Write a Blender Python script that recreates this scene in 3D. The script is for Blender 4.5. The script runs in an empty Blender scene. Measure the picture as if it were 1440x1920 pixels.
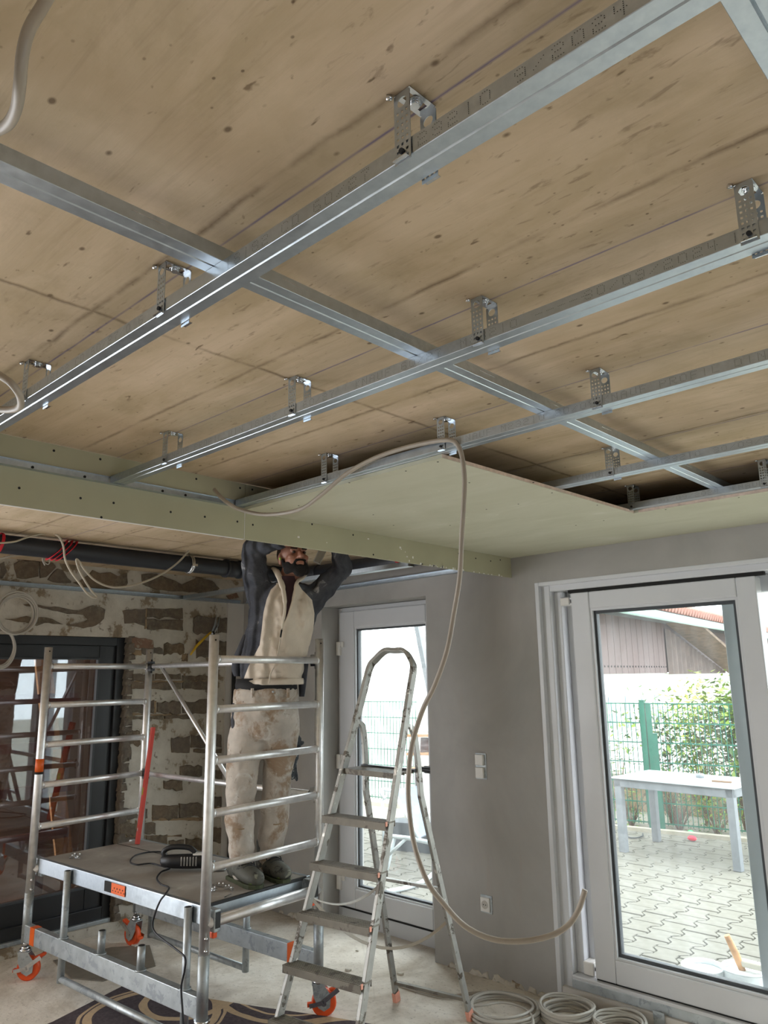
import bpy, bmesh, math, random
from mathutils import Vector, Matrix, noise
random.seed(7)
S = bpy.context.scene
COL = S.collection
PI = math.pi
V = Vector

# ------------------------------------------------------------------ camera
CAM = V((0, 0, 1.65)); FPX = 1418.7
YAW, PITCH, ROLL = 0.75925818, 0.21460003, -0.0149841
fw = V((-math.sin(YAW)*math.cos(PITCH), math.cos(YAW)*math.cos(PITCH), math.sin(PITCH)))
r0 = V((math.cos(YAW), math.sin(YAW), 0)); u0 = r0.cross(fw)
RT = r0*math.cos(ROLL)+u0*math.sin(ROLL); UP = -r0*math.sin(ROLL)+u0*math.cos(ROLL)
cd = bpy.data.cameras.new('camera'); cam = bpy.data.objects.new('camera', cd); COL.objects.link(cam)
m = Matrix((RT, UP, -fw)).transposed().to_4x4(); m.translation = CAM
cam.matrix_world = m
cd.sensor_fit = 'HORIZONTAL'; cd.sensor_width = 36; cd.lens = 36*FPX/1440; cd.clip_start = .02; cd.clip_end = 300
S.camera = cam

# ------------------------------------------------------------------ sky, exposure
w = bpy.data.worlds.new('sky'); S.world = w; w.use_nodes = True
nt = w.node_tree; nt.nodes.clear()
bg = nt.nodes.new('ShaderNodeBackground'); wo = nt.nodes.new('ShaderNodeOutputWorld')
tc = nt.nodes.new('ShaderNodeTexCoord'); nz = nt.nodes.new('ShaderNodeTexNoise'); nz.inputs['Scale'].default_value = 2.2
cr = nt.nodes.new('ShaderNodeValToRGB')
cr.color_ramp.elements[0].color = (.80, .88, 1, 1); cr.color_ramp.elements[0].position = .35
cr.color_ramp.elements[1].color = (1, 1, 1, 1); cr.color_ramp.elements[1].position = .6
nt.links.new(tc.outputs['Generated'], nz.inputs['Vector']); nt.links.new(nz.outputs['Fac'], cr.inputs['Fac'])
nt.links.new(cr.outputs['Color'], bg.inputs['Color']); bg.inputs['Strength'].default_value = 5.2
nt.links.new(bg.outputs[0], wo.inputs[0])
S.view_settings.view_transform = 'Standard'; S.view_settings.look = 'None'
S.view_settings.exposure = 1.06; S.view_settings.gamma = 1; S.view_settings.use_curve_mapping = False
try:
    S.cycles.max_bounces = 10; S.cycles.diffuse_bounces = 7; S.cycles.transparent_max_bounces = 12
    S.cycles.use_denoising = True; S.cycles.caustics_reflective = True; S.cycles.sample_clamp_indirect = 12
except Exception: pass

def portal(name, loc, rot, sx, sy):
    l = bpy.data.lights.new(name, 'AREA'); l.shape = 'RECTANGLE'; l.size = sx; l.size_y = sy
    try: l.cycles.is_portal = True
    except Exception: pass
    o = bpy.data.objects.new(name, l); COL.objects.link(o); o.location = loc; o.rotation_euler = rot
# openings: terrace window, balcony door, and the two big openings of the room behind the camera
portal('window_portal', (-.6, 3.99, 1.1), (-PI/2, 0, 0), 3.6, 2.1)
portal('door_portal', (-3.68, 4.0, 1.1), (-PI/2, 0, 0), .95, 2.0)
portal('right_window_portal', (2.52, .85, 1.55), (0, PI/2, 0), 1.1, .75)
portal('left_window_portal', (-5.3, -1.2, 1.2), (0, -PI/2, 0), 2.3, 3.4)

# ------------------------------------------------------------------ pixel helpers (photo 1440x1920 -> world)
def ray(x, y): return fw+RT*((x-720)/FPX)-UP*((y-960)/FPX)
def on(ax, val, x, y):
    d = ray(x, y); i = 'xyz'.index(ax); return CAM+d*((val-CAM[i])/d[i])
def onp(P, n, x, y):
    d = ray(x, y); return CAM+d*((P-CAM).dot(n)/d.dot(n))

# ------------------------------------------------------------------ object helpers
def tag(o, label=None, cat=None, group=None, kind=None):
    if label: o['label'] = label
    if cat: o['category'] = cat
    if group: o['group'] = group
    if kind: o['kind'] = kind
    return o
def empty(name, loc=(0, 0, 0), label=None, cat=None, group=None, kind=None):
    o = bpy.data.objects.new(name, None); COL.objects.link(o); o.location = loc; o.empty_display_size = .1
    return tag(o, label, cat, group, kind)
def link(name, me, parent=None, at=(0, 0, 0)):
    o = bpy.data.objects.new(name, me); COL.objects.link(o)
    if parent: o.parent = parent
    o.location = at
    return o
class MB:
    def __init__(s): s.v = []; s.f = []; s.sm = []
    def add(s, vs, fs, smooth=False):
        b = len(s.v); s.v += [tuple(v) for v in vs]
        for f in fs: s.f.append([b+i for i in f]); s.sm.append(smooth)
        return s
    def box(s, a, b, M=None):
        x0, y0, z0 = [min(p, q) for p, q in zip(a, b)]; x1, y1, z1 = [max(p, q) for p, q in zip(a, b)]
        vs = [V(p) for p in [(x0,y0,z0),(x1,y0,z0),(x1,y1,z0),(x0,y1,z0),(x0,y0,z1),(x1,y0,z1),(x1,y1,z1),(x0,y1,z1)]]
        if M is not None: vs = [M @ v for v in vs]
        return s.add(vs, [(0,3,2,1),(4,5,6,7),(0,1,5,4),(1,2,6,5),(2,3,7,6),(3,0,4,7)])
    def beam(s, p, q, wx, wz, upv=(0, 0, 1), bev=0):
        # rectangular bar p->q, width wx (sideways), height wz (along upv)
        p = V(p); q = V(q); d = (q-p).normalized(); side = d.cross(V(upv)).normalized(); u = side.cross(d)
        if bev:
            b = bev; prof = [(-wx/2+b,-wz/2),(wx/2-b,-wz/2),(wx/2,-wz/2+b),(wx/2,wz/2-b),(wx/2-b,wz/2),(-wx/2+b,wz/2),(-wx/2,wz/2-b),(-wx/2,-wz/2+b)]
        else: prof = [(-wx/2,-wz/2),(wx/2,-wz/2),(wx/2,wz/2),(-wx/2,wz/2)]
        n = len(prof); vs = [e+side*a+u*c for e in (p, q) for a, c in prof]
        fs = [(i, (i+1) % n, n+(i+1) % n, n+i) for i in range(n)]+[tuple(range(n-1, -1, -1)), tuple(range(n, 2*n))]
        return s.add(vs, fs)
    def tube(s, pts, r, n=12, caps=True, closed=False, smooth=True, flat=None):
        pts = [V(p) for p in pts]; N = len(pts); rr = r if isinstance(r, (list, tuple)) else [r]*N
        tang = []
        for i in range(N):
            a = pts[i-1] if (i or closed) else pts[0]; b = pts[(i+1) % N] if (i < N-1 or closed) else pts[-1]
            tang.append((b-a).normalized())
        t = tang[0]; ref = V((0, 0, 1)) if abs(t.z) < .9 else V((1, 0, 0))
        nrm = t.cross(ref).normalized(); vs = []
        for i in range(N):
            t = tang[i]; nrm = (nrm-t*nrm.dot(t))
            nrm = nrm.normalized() if nrm.length > 1e-6 else t.orthogonal().normalized()
            bi = t.cross(nrm)
            for k in range(n):
                a = 2*PI*k/n; f2 = flat if flat else 1
                vs.append(pts[i]+(nrm*math.cos(a)+bi*math.sin(a)*f2)*rr[i])
        fs = []
        for i in range(N if closed else N-1):
            j = (i+1) % N
            for k in range(n): fs.append((i*n+k, i*n+(k+1) % n, j*n+(k+1) % n, j*n+k))
        s.add(vs, fs, smooth)
        if caps and not closed:
            b = len(s.v)-N*n
            s.f.append([b+k for k in range(n-1, -1, -1)]); s.sm.append(False)
            s.f.append([b+(N-1)*n+k for k in range(n)]); s.sm.append(False)
        return s
    def rings(s, rs, n=20, caps=True):
        # rs: (centre, axisU, axisV) ellipses, closed ends
        vs = []
        for c, a, b in rs:
            for k in range(n):
                t = 2*PI*k/n; vs.append(V(c)+V(a)*math.cos(t)+V(b)*math.sin(t))
        fs = [(i*n+k, i*n+(k+1) % n, (i+1)*n+(k+1) % n, (i+1)*n+k) for i in range(len(rs)-1) for k in range(n)]
        s.add(vs, fs, True)
        if caps:
            b = len(s.v)-len(rs)*n
            s.f.append([b+k for k in range(n-1, -1, -1)]); s.sm.append(True)
            s.f.append([b+(len(rs)-1)*n+k for k in range(n)]); s.sm.append(True)
        return s
    def ball(s, c, rx, ry=None, rz=None, M=None, nu=14, nv=10):
        ry = ry or rx; rz = rz or rx; c = V(c); rs = []; vs = []
        for j in range(1, nv):
            p = PI*j/nv-PI/2
            for k in range(nu):
                t = 2*PI*k/nu; q = V((rx*math.cos(p)*math.cos(t), ry*math.cos(p)*math.sin(t), rz*math.sin(p)))
                vs.append(c+(M @ q if M is not None else q))
        fs = [(j*nu+k, j*nu+(k+1) % nu, (j+1)*nu+(k+1) % nu, (j+1)*nu+k) for j in range(nv-2) for k in range(nu)]
        lo = V((0, 0, -rz)); hi = V((0, 0, rz))
        vs += [c+(M @ lo if M is not None else lo), c+(M @ hi if M is not None else hi)]; L = len(vs)
        fs += [(L-2, (k+1) % nu, k) for k in range(nu)]+[(L-1, (nv-2)*nu+k, (nv-2)*nu+(k+1) % nu) for k in range(nu)]
        return s.add(vs, fs, True)
    def capsule(s, p, q, r1, r2, n=12):
        p = V(p); q = V(q); d = (q-p).normalized(); pts = []; rad = []
        for t in (0, .3, .6, .85): a = PI/2*(1-t); pts.append(p-d*r1*math.sin(a)); rad.append(max(r1*math.cos(a), r1*.08))
        pts.append(p); rad.append(r1); pts.append(q); rad.append(r2)
        for t in (.15, .4, .7, 1): a = PI/2*t; pts.append(q+d*r2*math.sin(a)); rad.append(max(r2*math.cos(a), r2*.08))
        return s.tube(pts, rad, n)
    def prism(s, poly, P, eu, ev, en, h0, h1, bev=0):
        # polygon (u,v) in plane P+u*eu+v*ev, extruded along en from h0 to h1
        P = V(P); n = len(poly)
        cx = sum(p[0] for p in poly)/n; cy = sum(p[1] for p in poly)/n
        lo = [P+eu*u+ev*v+en*h0 for u, v in poly]
        if bev:
            mid = [P+eu*u+ev*v+en*(h1-bev) for u, v in poly]
            hi = []
            for u, v in poly:
                d = math.hypot(u-cx, v-cy) or 1; k = max(0, 1-bev/d); hi.append(P+eu*(cx+(u-cx)*k)+ev*(cy+(v-cy)*k)+en*h1)
            vs = lo+mid+hi; fs = [(i, (i+1) % n, n+(i+1) % n, n+i) for i in range(n)]+[(n+i, n+(i+1) % n, 2*n+(i+1) % n, 2*n+i) for i in range(n)]+[tuple(range(2*n, 3*n))]
        else:
            vs = lo+[P+eu*u+ev*v+en*h1 for u, v in poly]; fs = [(i, (i+1) % n, n+(i+1) % n, n+i) for i in range(n)]+[tuple(range(n, 2*n)), tuple(range(n-1, -1, -1))]
        return s.add(vs, fs)
    def mesh(s, name, mat=None):
        me = bpy.data.meshes.new(name); me.from_pydata(s.v, [], s.f)
        me.polygons.foreach_set('use_smooth', s.sm)
        if mat: me.materials.append(mat)
        me.update(); return me
    def build(s, name, mat, parent=None, bevel=0, fix=True):
        me = s.mesh(name, mat)
        if fix:
            bm = bmesh.new(); bm.from_mesh(me); bmesh.ops.recalc_face_normals(bm, faces=bm.faces); bm.to_mesh(me); bm.free()
        o = link(name, me, parent)
        if bevel:
            b = o.modifiers.new('bevel', 'BEVEL'); b.width = bevel; b.segments = 2; b.limit_method = 'ANGLE'; b.angle_limit = math.radians(40)
        if parent is not None and parent.type == 'EMPTY' or parent is not None:
            o.matrix_parent_inverse = wm(parent).inverted()
        return o
def wm(o):
    mm = Matrix.LocRotScale(o.location, o.rotation_euler, o.scale)
    if o.parent: return wm(o.parent) @ o.matrix_parent_inverse @ mm
    return mm
def catmull(pts, k=8, closed=False):
    pts = [V(p) for p in pts]; out = []; n = len(pts)
    for i in range(n if closed else n-1):
        if closed: a, b, c, d = pts[(i-1) % n], pts[i], pts[(i+1) % n], pts[(i+2) % n]
        else: a, b, c, d = pts[max(i-1, 0)], pts[i], pts[i+1], pts[min(i+2, n-1)]
        for j in range(k):
            t = j/k
            out.append(.5*((2*b)+(c-a)*t+(2*a-5*b+4*c-d)*t*t+(3*b-a-3*c+d)*t**3))
    if not closed: out.append(pts[-1])
    return out
def copy_tree(o, parent=None):
    c = o.copy(); COL.objects.link(c); c.parent = parent
    for ch in [x for x in KIDS.get(o.name, [])]: KIDS.setdefault(c.name, []).append(copy_tree(ch, c))
    return c
KIDS = {}
def kid(parent, o): KIDS.setdefault(parent.name, []).append(o); return o

# ------------------------------------------------------------------ materials
def srgb(r, g, b):
    f = lambda c: (c/12.92 if c <= .04045 else ((c+.055)/1.055)**2.4)
    return (f(r/255), f(g/255), f(b/255), 1)
class N:
    def __init__(s, name, rough=.6, metal=0, spec=.5):
        s.m = bpy.data.materials.new(name); s.m.use_nodes = True; s.t = s.m.node_tree; s.b = s.t.nodes['Principled BSDF']
        s.b.inputs['Roughness'].default_value = rough; s.b.inputs['Metallic'].default_value = metal
        try: s.b.inputs['Specular IOR Level'].default_value = spec
        except Exception: pass
        s.co = None
    def n(s, t, **k):
        x = s.t.nodes.new(t)
        for a, b in k.items():
            if a in x.inputs: x.inputs[a].default_value = b
            else: setattr(x, a, b)
        return x
    def l(s, a, b): s.t.links.new(a, b)
    def coord(s, scale=(1, 1, 1), kind='Object', rot=(0, 0, 0)):
        c = s.n('ShaderNodeTexCoord'); mp = s.n('ShaderNodeMapping'); mp.inputs['Scale'].default_value = scale; mp.inputs['Rotation'].default_value = rot
        s.l(c.outputs[kind], mp.inputs[0]); return mp.outputs[0]
    def noise(s, vec, scale, detail=4, rough=.55, dist=0):
        x = s.n('ShaderNodeTexNoise'); x.inputs['Scale'].default_value = scale; x.inputs['Detail'].default_value = detail
        x.inputs['Roughness'].default_value = rough; x.inputs['Distortion'].default_value = dist; s.l(vec, x.inputs['Vector']); return x.outputs['Fac']
    def ramp(s, fac, stops, interp='LINEAR'):
        x = s.n('ShaderNodeValToRGB'); x.color_ramp.interpolation = interp; e = x.color_ramp.elements
        while len(e) < len(stops): e.new(.5)
        for i, (p, c) in enumerate(stops): e[i].position = p; e[i].color = c if len(c) == 4 else (*c, 1)
        s.l(fac, x.inputs[0]); return x.outputs[0]
    def mix(s, fac, a, b, mode='MIX'):
        x = s.n('ShaderNodeMix'); x.data_type = 'RGBA'; x.blend_type = mode
        for v, i in ((fac, 0), (a, 6), (b, 7)):
            if isinstance(v, (int, float)): x.inputs[i].default_value = v
            elif isinstance(v, tuple): x.inputs[i].default_value = v
            else: s.l(v, x.inputs[i])
        return x.outputs[2]
    def math(s, op, a, b=0):
        x = s.n('ShaderNodeMath'); x.operation = op
        for v, i in ((a, 0), (b, 1)):
            if isinstance(v, (int, float)): x.inputs[i].default_value = v
            else: s.l(v, x.inputs[i])
        return x.outputs[0]
    def bump(s, h, strength=.3, dist=.01):
        x = s.n('ShaderNodeBump'); x.inputs['Strength'].default_value = strength; x.inputs['Distance'].default_value = dist
        s.l(h, x.inputs['Height']); s.l(x.outputs[0], s.b.inputs['Normal'])
    def color(s, c):
        if isinstance(c, tuple): s.b.inputs['Base Color'].default_value = c
        else: s.l(c, s.b.inputs['Base Color'])
        return s
def g4(v): return (v, v, v, 1)
def plain(name, rgb, rough=.5, metal=0, var=.12, scale=20, bump=0, spec=.5, stretch=(1, 1, 1)):
    a = N(name, rough, metal, spec); c = srgb(*rgb); v = a.coord(stretch)
    f = a.noise(v, scale, 5)
    lo = tuple(x*(1-var) for x in c[:3])+(1,); hi = tuple(min(1, x*(1+var)) for x in c[:3])+(1,)
    a.color(a.ramp(f, [(.3, lo), (.7, hi)]))
    if bump: a.bump(f, bump, .005)
    return a.m
M = {}
def spotty(name, base, spots, rough, metal=0, s1=6, thr=.6, bump=.2, soft=.04, spec=.5, var=.15, scale=14):
    a = N(name, rough, metal, spec); v = a.coord(); f = a.noise(v, scale, 6); c = srgb(*base)
    col = a.ramp(f, [(.3, tuple(x*(1-var) for x in c[:3])), (.7, tuple(min(1, x*(1+var)) for x in c[:3]))])
    for i, (rgb, sc, th) in enumerate(spots):
        n2 = a.noise(v, sc, 6, .65, .4+i*.3); k = a.ramp(n2, [(th, g4(0)), (th+soft, g4(1))]); col = a.mix(k, col, srgb(*rgb))
    a.color(col); a.bump(f, bump, .004); return a.m

M['galv'] = None
a = N('galvanised_steel', .36, 1); v = a.coord((1, 1, 1)); f = a.noise(v, 60, 3); f2 = a.noise(v, 4, 2)
a.color(a.mix(f2, a.ramp(f, [(.3, srgb(176, 186, 196)), (.7, srgb(204, 212, 218))]), srgb(182, 192, 200))); a.l(a.ramp(f, [(.3, g4(.32)), (.7, g4(.42))]), a.b.inputs['Roughness']); M['galv'] = a.m
M['galv_thick'] = spotty('hot_dip_galvanised_steel', (172, 178, 180), [((152, 158, 162), 20, .55)], .5, .7, bump=.1)
a = N('brushed_aluminium_tube', .42, .92); v = a.coord(); f = a.noise(v, 30, 4); a.color(a.ramp(f, [(.3, srgb(222, 222, 222)), (.7, srgb(240, 240, 240))])); a.l(a.ramp(f, [(.3, g4(.40)), (.7, g4(.48))]), a.b.inputs['Roughness']); M['alu'] = a.m
M['old_alu'] = spotty('paint_spattered_aluminium', (158, 157, 152), [((92, 86, 78), 16, .56), ((235, 232, 225), 22, .64), ((225, 150, 130), 9, .76)], .45, .55)
M['tread'] = spotty('dusty_ribbed_tread', (118, 113, 103), [((92, 86, 78), 12, .56), ((180, 176, 168), 25, .68)], .6, .4)
M['zinc'] = plain('shiny_zinc', (215, 218, 222), .18, 1, .1, 60)
M['black_plastic'] = plain('black_plastic', (26, 27, 30), .45, 0, .2, 30)
M['pipe'] = plain('black_drain_pipe', (40, 43, 50), .42, 0, .15, 8, .1)
M['white_pvc'] = plain('white_window_profile', (198, 200, 203), .3, 0, .02, 6)
M['grey_pvc'] = plain('grey_gasket', (60, 64, 68), .6)
M['orange'] = plain('orange_plastic', (226, 84, 32), .45, 0, .1)
M['orange_sticker'] = plain('orange_sticker', (222, 96, 24), .4, 0, .06)
M['red_strap'] = plain('red_webbing', (205, 30, 50), .6, 0, .15, 60)
M['cable_grey'] = plain('grey_cable', (176, 172, 164), .5, 0, .06)
M['cable_white'] = plain('off_white_cable', (180, 172, 156), .5, 0, .06)
M['cable_black'] = plain('black_rubber_cable', (28, 30, 36), .5)
M['hose'] = plain('beige_grey_conduit', (158, 148, 134), .5, 0, .06)
M['blackframe'] = plain('anthracite_frame', (30, 31, 33), .4, 0, .15, 10)
M['green_dark'] = plain('green_powder_coat', (20, 92, 72), .45)
M['dark'] = plain('dark_hole', (18, 17, 16), .8)
M['white_cover'] = plain('white_socket_plastic', (215, 213, 208), .35, 0, .03)

# green moisture-resistant plasterboard
a = N('green_plasterboard', .75, 0, .2); v = a.coord((1, 2.5, 1)); f = a.noise(v, 2.2, 6, .6, .6); g = a.noise(v, 60, 3)
c = a.ramp(f, [(.3, srgb(178, 176, 154)), (.62, srgb(188, 186, 166)), (.78, srgb(200, 197, 184))])
n2 = a.noise(v, 7, 6, .7, 1.0); k = a.ramp(n2, [(.66, g4(0)), (.74, g4(.55))]); c = a.mix(k, c, srgb(214, 214, 202)); a.color(c); a.bump(g, .05, .002); M['board'] = a.m
M['board_shade'] = plain('green_plasterboard_shade_tint', (164, 160, 134), .75, 0, .06, 3, .03)  # same green board, colour darkened to stand for shade on the bulkhead
M['board_edge'] = plain('plasterboard_core_edge', (196, 176, 160), .9, 0, .2, 40)

# raw concrete ceiling with formwork grain, seams, chalk lines
a = N('raw_concrete_ceiling', .85, 0, .2); v = a.coord()
big = a.noise(v, 1.1, 5, .6); mid = a.noise(a.coord((.7, 2.2, 1)), 3.2, 6, .6, .4)
c = a.ramp(big, [(.3, srgb(192, 173, 146)), (.55, srgb(204, 183, 158)), (.75, srgb(188, 172, 144))])
c = a.mix(a.ramp(mid, [(.35, g4(0)), (.65, g4(.75))]), c, srgb(172, 153, 122))
gr = a.noise(a.coord((1.2, 24, 1)), 3.0, 8, .62, .2)
c = a.mix(a.ramp(gr, [(.54, g4(0)), (.74, g4(.30))]), c, srgb(146, 126, 102))
gl = a.noise(a.coord((2.2, 9, 1)), 2.1, 6, .6, .6)
c = a.mix(a.ramp(gl, [(.55, g4(0)), (.8, g4(.35))]), c, srgb(222, 198, 172))
sp = a.noise(a.coord((6, 15, 1)), 3.0, 3, .5, .3)
c = a.mix(a.ramp(sp, [(.69, g4(0)), (.75, g4(.75))]), c, srgb(98, 78, 58))
sv = a.n('ShaderNodeTexVoronoi'); sv.inputs['Scale'].default_value = 9; a.l(a.coord((1, 1.5, 1)), sv.inputs['Vector'])
c = a.mix(a.ramp(sv.outputs['Distance'], [(.045, g4(.8)), (.09, g4(0))]), c, srgb(92, 74, 56))
sv2 = a.n('ShaderNodeTexVoronoi'); sv2.inputs['Scale'].default_value = 26; a.l(a.coord((1, 1.3, 1)), sv2.inputs['Vector'])
c = a.mix(a.math('MULTIPLY', a.ramp(sv2.outputs['Distance'], [(.05, g4(.75)), (.10, g4(0))]), a.ramp(mid, [(.45, g4(0)), (.6, g4(1))])), c, srgb(84, 66, 50))
sep = a.n('ShaderNodeSeparateXYZ'); a.l(a.coord(), sep.inputs[0]); X, Y = sep.outputs[0], sep.outputs[1]
wob = a.math('MULTIPLY', a.math('SUBTRACT', a.noise(a.coord((1, .2, 1)), 5, 6, .7), .5), .03)
wobx = a.math('MULTIPLY', a.math('SUBTRACT', a.noise(a.coord((.2, 1, 1)), 5, 6, .7), .5), .03)
def stripe(coord, first, step, width, wb):
    q = a.math('ADD', a.math('SUBTRACT', coord, first), wb)
    fr = a.math('PINGPONG', q, step/2) if step else a.math('ABSOLUTE', q)
    return a.ramp(fr, [(0, g4(1)), (width, g4(0))])
seamY = stripe(Y, .675, .45, .010, wob); seamX = stripe(X, -1.525, 2.4, .010, wobx)
brk = a.ramp(a.noise(a.coord((3, 3, 1)), 2.5, 4), [(.35, g4(.15)), (.6, g4(1))])
seam = a.math('MULTIPLY', a.math('MAXIMUM', seamY, seamX), brk)
c = a.mix(a.math('MULTIPLY', seam, .7), c, srgb(92, 72, 52))
mk = a.ramp(a.noise(a.coord((.8, 1, 1)), 1.7, 4), [(.46, g4(0)), (.62, g4(1))])
st = a.noise(a.coord((9, 34, 1)), 1.6, 5, .6, .5)
c = a.mix(a.math('MULTIPLY', mk, a.ramp(st, [(.60, g4(0)), (.68, g4(.42))])), c, srgb(96, 74, 56))
blo = a.noise(a.coord((1, 1, 1)), 5.5, 7, .7, .3)
c = a.mix(a.ramp(blo, [(.52, g4(0)), (.72, g4(.35))]), c, srgb(150, 134, 106))
wl = a.math('MULTIPLY', wob, .15)
ink = None
for yy in (.727, 1.262, 1.825, 2.49, 3.09):
    t = stripe(Y, yy, 0, .0028, wl); ink = t if ink is None else a.math('MAXIMUM', ink, t)
inkn = a.ramp(a.noise(a.coord((2, 1, 1)), 3, 3), [(.3, g4(.25)), (.6, g4(.85))])
c = a.mix(a.math('MULTIPLY', ink, inkn), c, srgb(92, 84, 128))
a.color(c)
h = a.math('ADD', a.math('MULTIPLY', gr, -.5), a.math('ADD', a.math('MULTIPLY', seam, .8), a.math('MULTIPLY', a.noise(v, 40, 4), .2)))
a.bump(h, .45, .004); M['ceil'] = a.m

# skim-coated plaster wall
a = N('grey_plaster', .85, 0, .2); v = a.coord((1, 1, .7)); f = a.noise(v, 1.6, 6, .6, .5); g = a.noise(v, 30, 4)
c = a.ramp(f, [(.3, srgb(148, 147, 143)), (.5, srgb(159, 157, 153)), (.7, srgb(170, 167, 163))])
c = a.mix(a.ramp(a.noise(a.coord((5, 5, .6)), 1.5, 5), [(.62, g4(0)), (.75, g4(.3))]), c, srgb(166, 146, 132))
a.color(c); a.bump(g, .08, .003); M['plaster'] = a.m
M['plaster_light'] = plain('light_plaster_reveal', (196, 192, 186), .8, 0, .05, 5, .05)
# remnants of white plaster over stone
a = N('old_white_plaster', .9, 0, .2); v = a.coord(); f = a.noise(v, 5, 7, .65); g = a.noise(v, 22, 5)
c = a.ramp(f, [(.30, srgb(118, 106, 90)), (.40, srgb(140, 126, 106)), (.44, srgb(184, 178, 166)), (.7, srgb(206, 201, 190))])
c = a.mix(a.ramp(g, [(.64, g4(0)), (.72, g4(.8))]), c, srgb(110, 96, 82)); a.color(c); a.bump(f, .6, .02); M['oldplaster'] = a.m
a = N('rough_grey_brown_stone', .95, 0, .2); v = a.coord(); f = a.noise(v, 28, 8, .75); f3 = a.noise(v, 4, 3); oi = a.n('ShaderNodeObjectInfo')
c = a.ramp(f, [(.3, srgb(78, 70, 58)), (.5, srgb(112, 102, 87)), (.72, srgb(150, 139, 120))])
c = a.mix(a.ramp(f3, [(.4, g4(0)), (.65, g4(.5))]), c, srgb(140, 116, 90)); c = a.mix(a.math('MULTIPLY', oi.outputs['Random'], .45), c, srgb(112, 108, 106)); a.color(c); a.bump(f, .9, .012); M['stone'] = a.m
M['stone_red'] = spotty('reddish_brick_stone', (128, 100, 82), [((150, 140, 124), 14, .52)], .95, bump=.8, scale=20)
M['mortar'] = spotty('brown_sandy_mortar', (150, 128, 100), [((110, 92, 74), 12, .55)], .95, bump=.8)

# floor
a = N('dusty_concrete_floor', .9, 0, .2); v = a.coord(); f = a.noise(v, 3, 8, .65); g = a.noise(v, 45, 6, .7)
c = a.ramp(f, [(.3, srgb(192, 184, 172)), (.5, srgb(218, 211, 200)), (.7, srgb(232, 226, 217))])
c = a.mix(a.ramp(g, [(.56, g4(0)), (.70, g4(.7))]), c, srgb(136, 126, 112))
fs_ = a.noise(a.coord((1, 1, 1)), 1.4, 6, .65, .8)
c = a.mix(a.ramp(fs_, [(.48, g4(0)), (.62, g4(.55))]), c, srgb(158, 144, 124))
crk = a.n('ShaderNodeTexVoronoi'); crk.feature = 'DISTANCE_TO_EDGE'; crk.inputs['Scale'].default_value = 1.3; a.l(a.coord(), crk.inputs['Vector'])
c = a.mix(a.ramp(crk.outputs['Distance'], [(.0, g4(.12)), (.006, g4(0))]), c, srgb(96, 84, 70)); a.color(c); a.bump(a.math('ADD', f, a.math('MULTIPLY', g, .5)), .5, .015); M['floor'] = a.m
# rug
a = N('patterned_rug', .95, 0, .1); v = a.coord(); f = a.noise(v, 60, 3); sp_x = a.n('ShaderNodeSeparateXYZ'); a.l(v, sp_x.inputs[0]); band = None
wb_ = a.math('MULTIPLY', a.math('SUBTRACT', a.noise(v, 2.5, 2), .5), .10)
for cx_, cy_, rr_, w_ in ((-3.50, 2.944, .414, .018), (-3.50, 2.96, .345, .008), (-3.824, 2.49, .235, .020), (-3.79, 2.262, .323, .022), (-3.79, 2.262, .365, .009), (-3.1, 1.9, .5, .022), (-3.1, 1.9, .6, .010), (-2.8, 2.6, .35, .02)):
    dx_ = a.math('SUBTRACT', sp_x.outputs[0], cx_); dy_ = a.math('SUBTRACT', sp_x.outputs[1], cy_)
    dd_ = a.math('SQRT', a.math('ADD', a.math('MULTIPLY', dx_, dx_), a.math('MULTIPLY', dy_, dy_)))
    b_k = a.math('LESS_THAN', a.math('ABSOLUTE', a.math('ADD', a.math('SUBTRACT', dd_, rr_), wb_)), w_); band = b_k if band is None else a.math('MAXIMUM', band, b_k)
c = a.mix(band, srgb(74, 66, 70), srgb(182, 158, 128))
c = a.mix(a.ramp(f, [(.4, g4(0)), (.7, g4(.25))]), c, srgb(120, 112, 108)); a.color(c); a.bump(f, .6, .004); M['rug'] = a.m
# scaffold deck
a = N('grey_phenolic_deck', .65, 0, .3); v = a.coord(); f = a.noise(v, 4, 7, .65, .5); g = a.noise(v, 70, 3)
c = a.ramp(f, [(.3, srgb(128, 122, 116)), (.6, srgb(150, 145, 138)), (.75, srgb(178, 173, 166))]); a.color(c); a.bump(g, .2, .002); M['deck'] = a.m

# glass: thin panes
def glass(name, tint, refl=.08, film=0):
    a = N(name); t = a.t; t.nodes.remove(a.b); out = [n for n in t.nodes if n.type == 'OUTPUT_MATERIAL'][0]
    tr = a.n('ShaderNodeBsdfTransparent'); tr.inputs[0].default_value = tint; gl = a.n('ShaderNodeBsdfGlossy'); gl.inputs['Roughness'].default_value = .02
    gl.inputs['Color'].default_value = (.9, .95, 1, 1)
    fr = a.n('ShaderNodeFresnel'); fr.inputs[0].default_value = 1.45; ge = a.n('ShaderNodeNewGeometry'); k = a.math('MULTIPLY', a.math('ADD', fr.outputs[0], refl), a.math('SUBTRACT', 1, ge.outputs['Backfacing']))
    mx = a.n('ShaderNodeMixShader'); a.l(k, mx.inputs[0]); a.l(tr.outputs[0], mx.inputs[1]); a.l(gl.outputs[0], mx.inputs[2]); last = mx.outputs[0]
    if film:
        df = a.n('ShaderNodeBsdfTranslucent'); df.inputs[0].default_value = (.9, .93, .95, 1); m2 = a.n('ShaderNodeMixShader')
        sm = a.noise(a.coord((9, 9, .8)), 1.6, 5); a.l(a.ramp(sm, [(.35, g4(film*.5)), (.7, g4(film*1.6))]), m2.inputs[0]); a.l(last, m2.inputs[1]); a.l(df.outputs[0], m2.inputs[2]); last = m2.outputs[0]
    a.l(last, out.inputs[0]); return a.m
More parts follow.
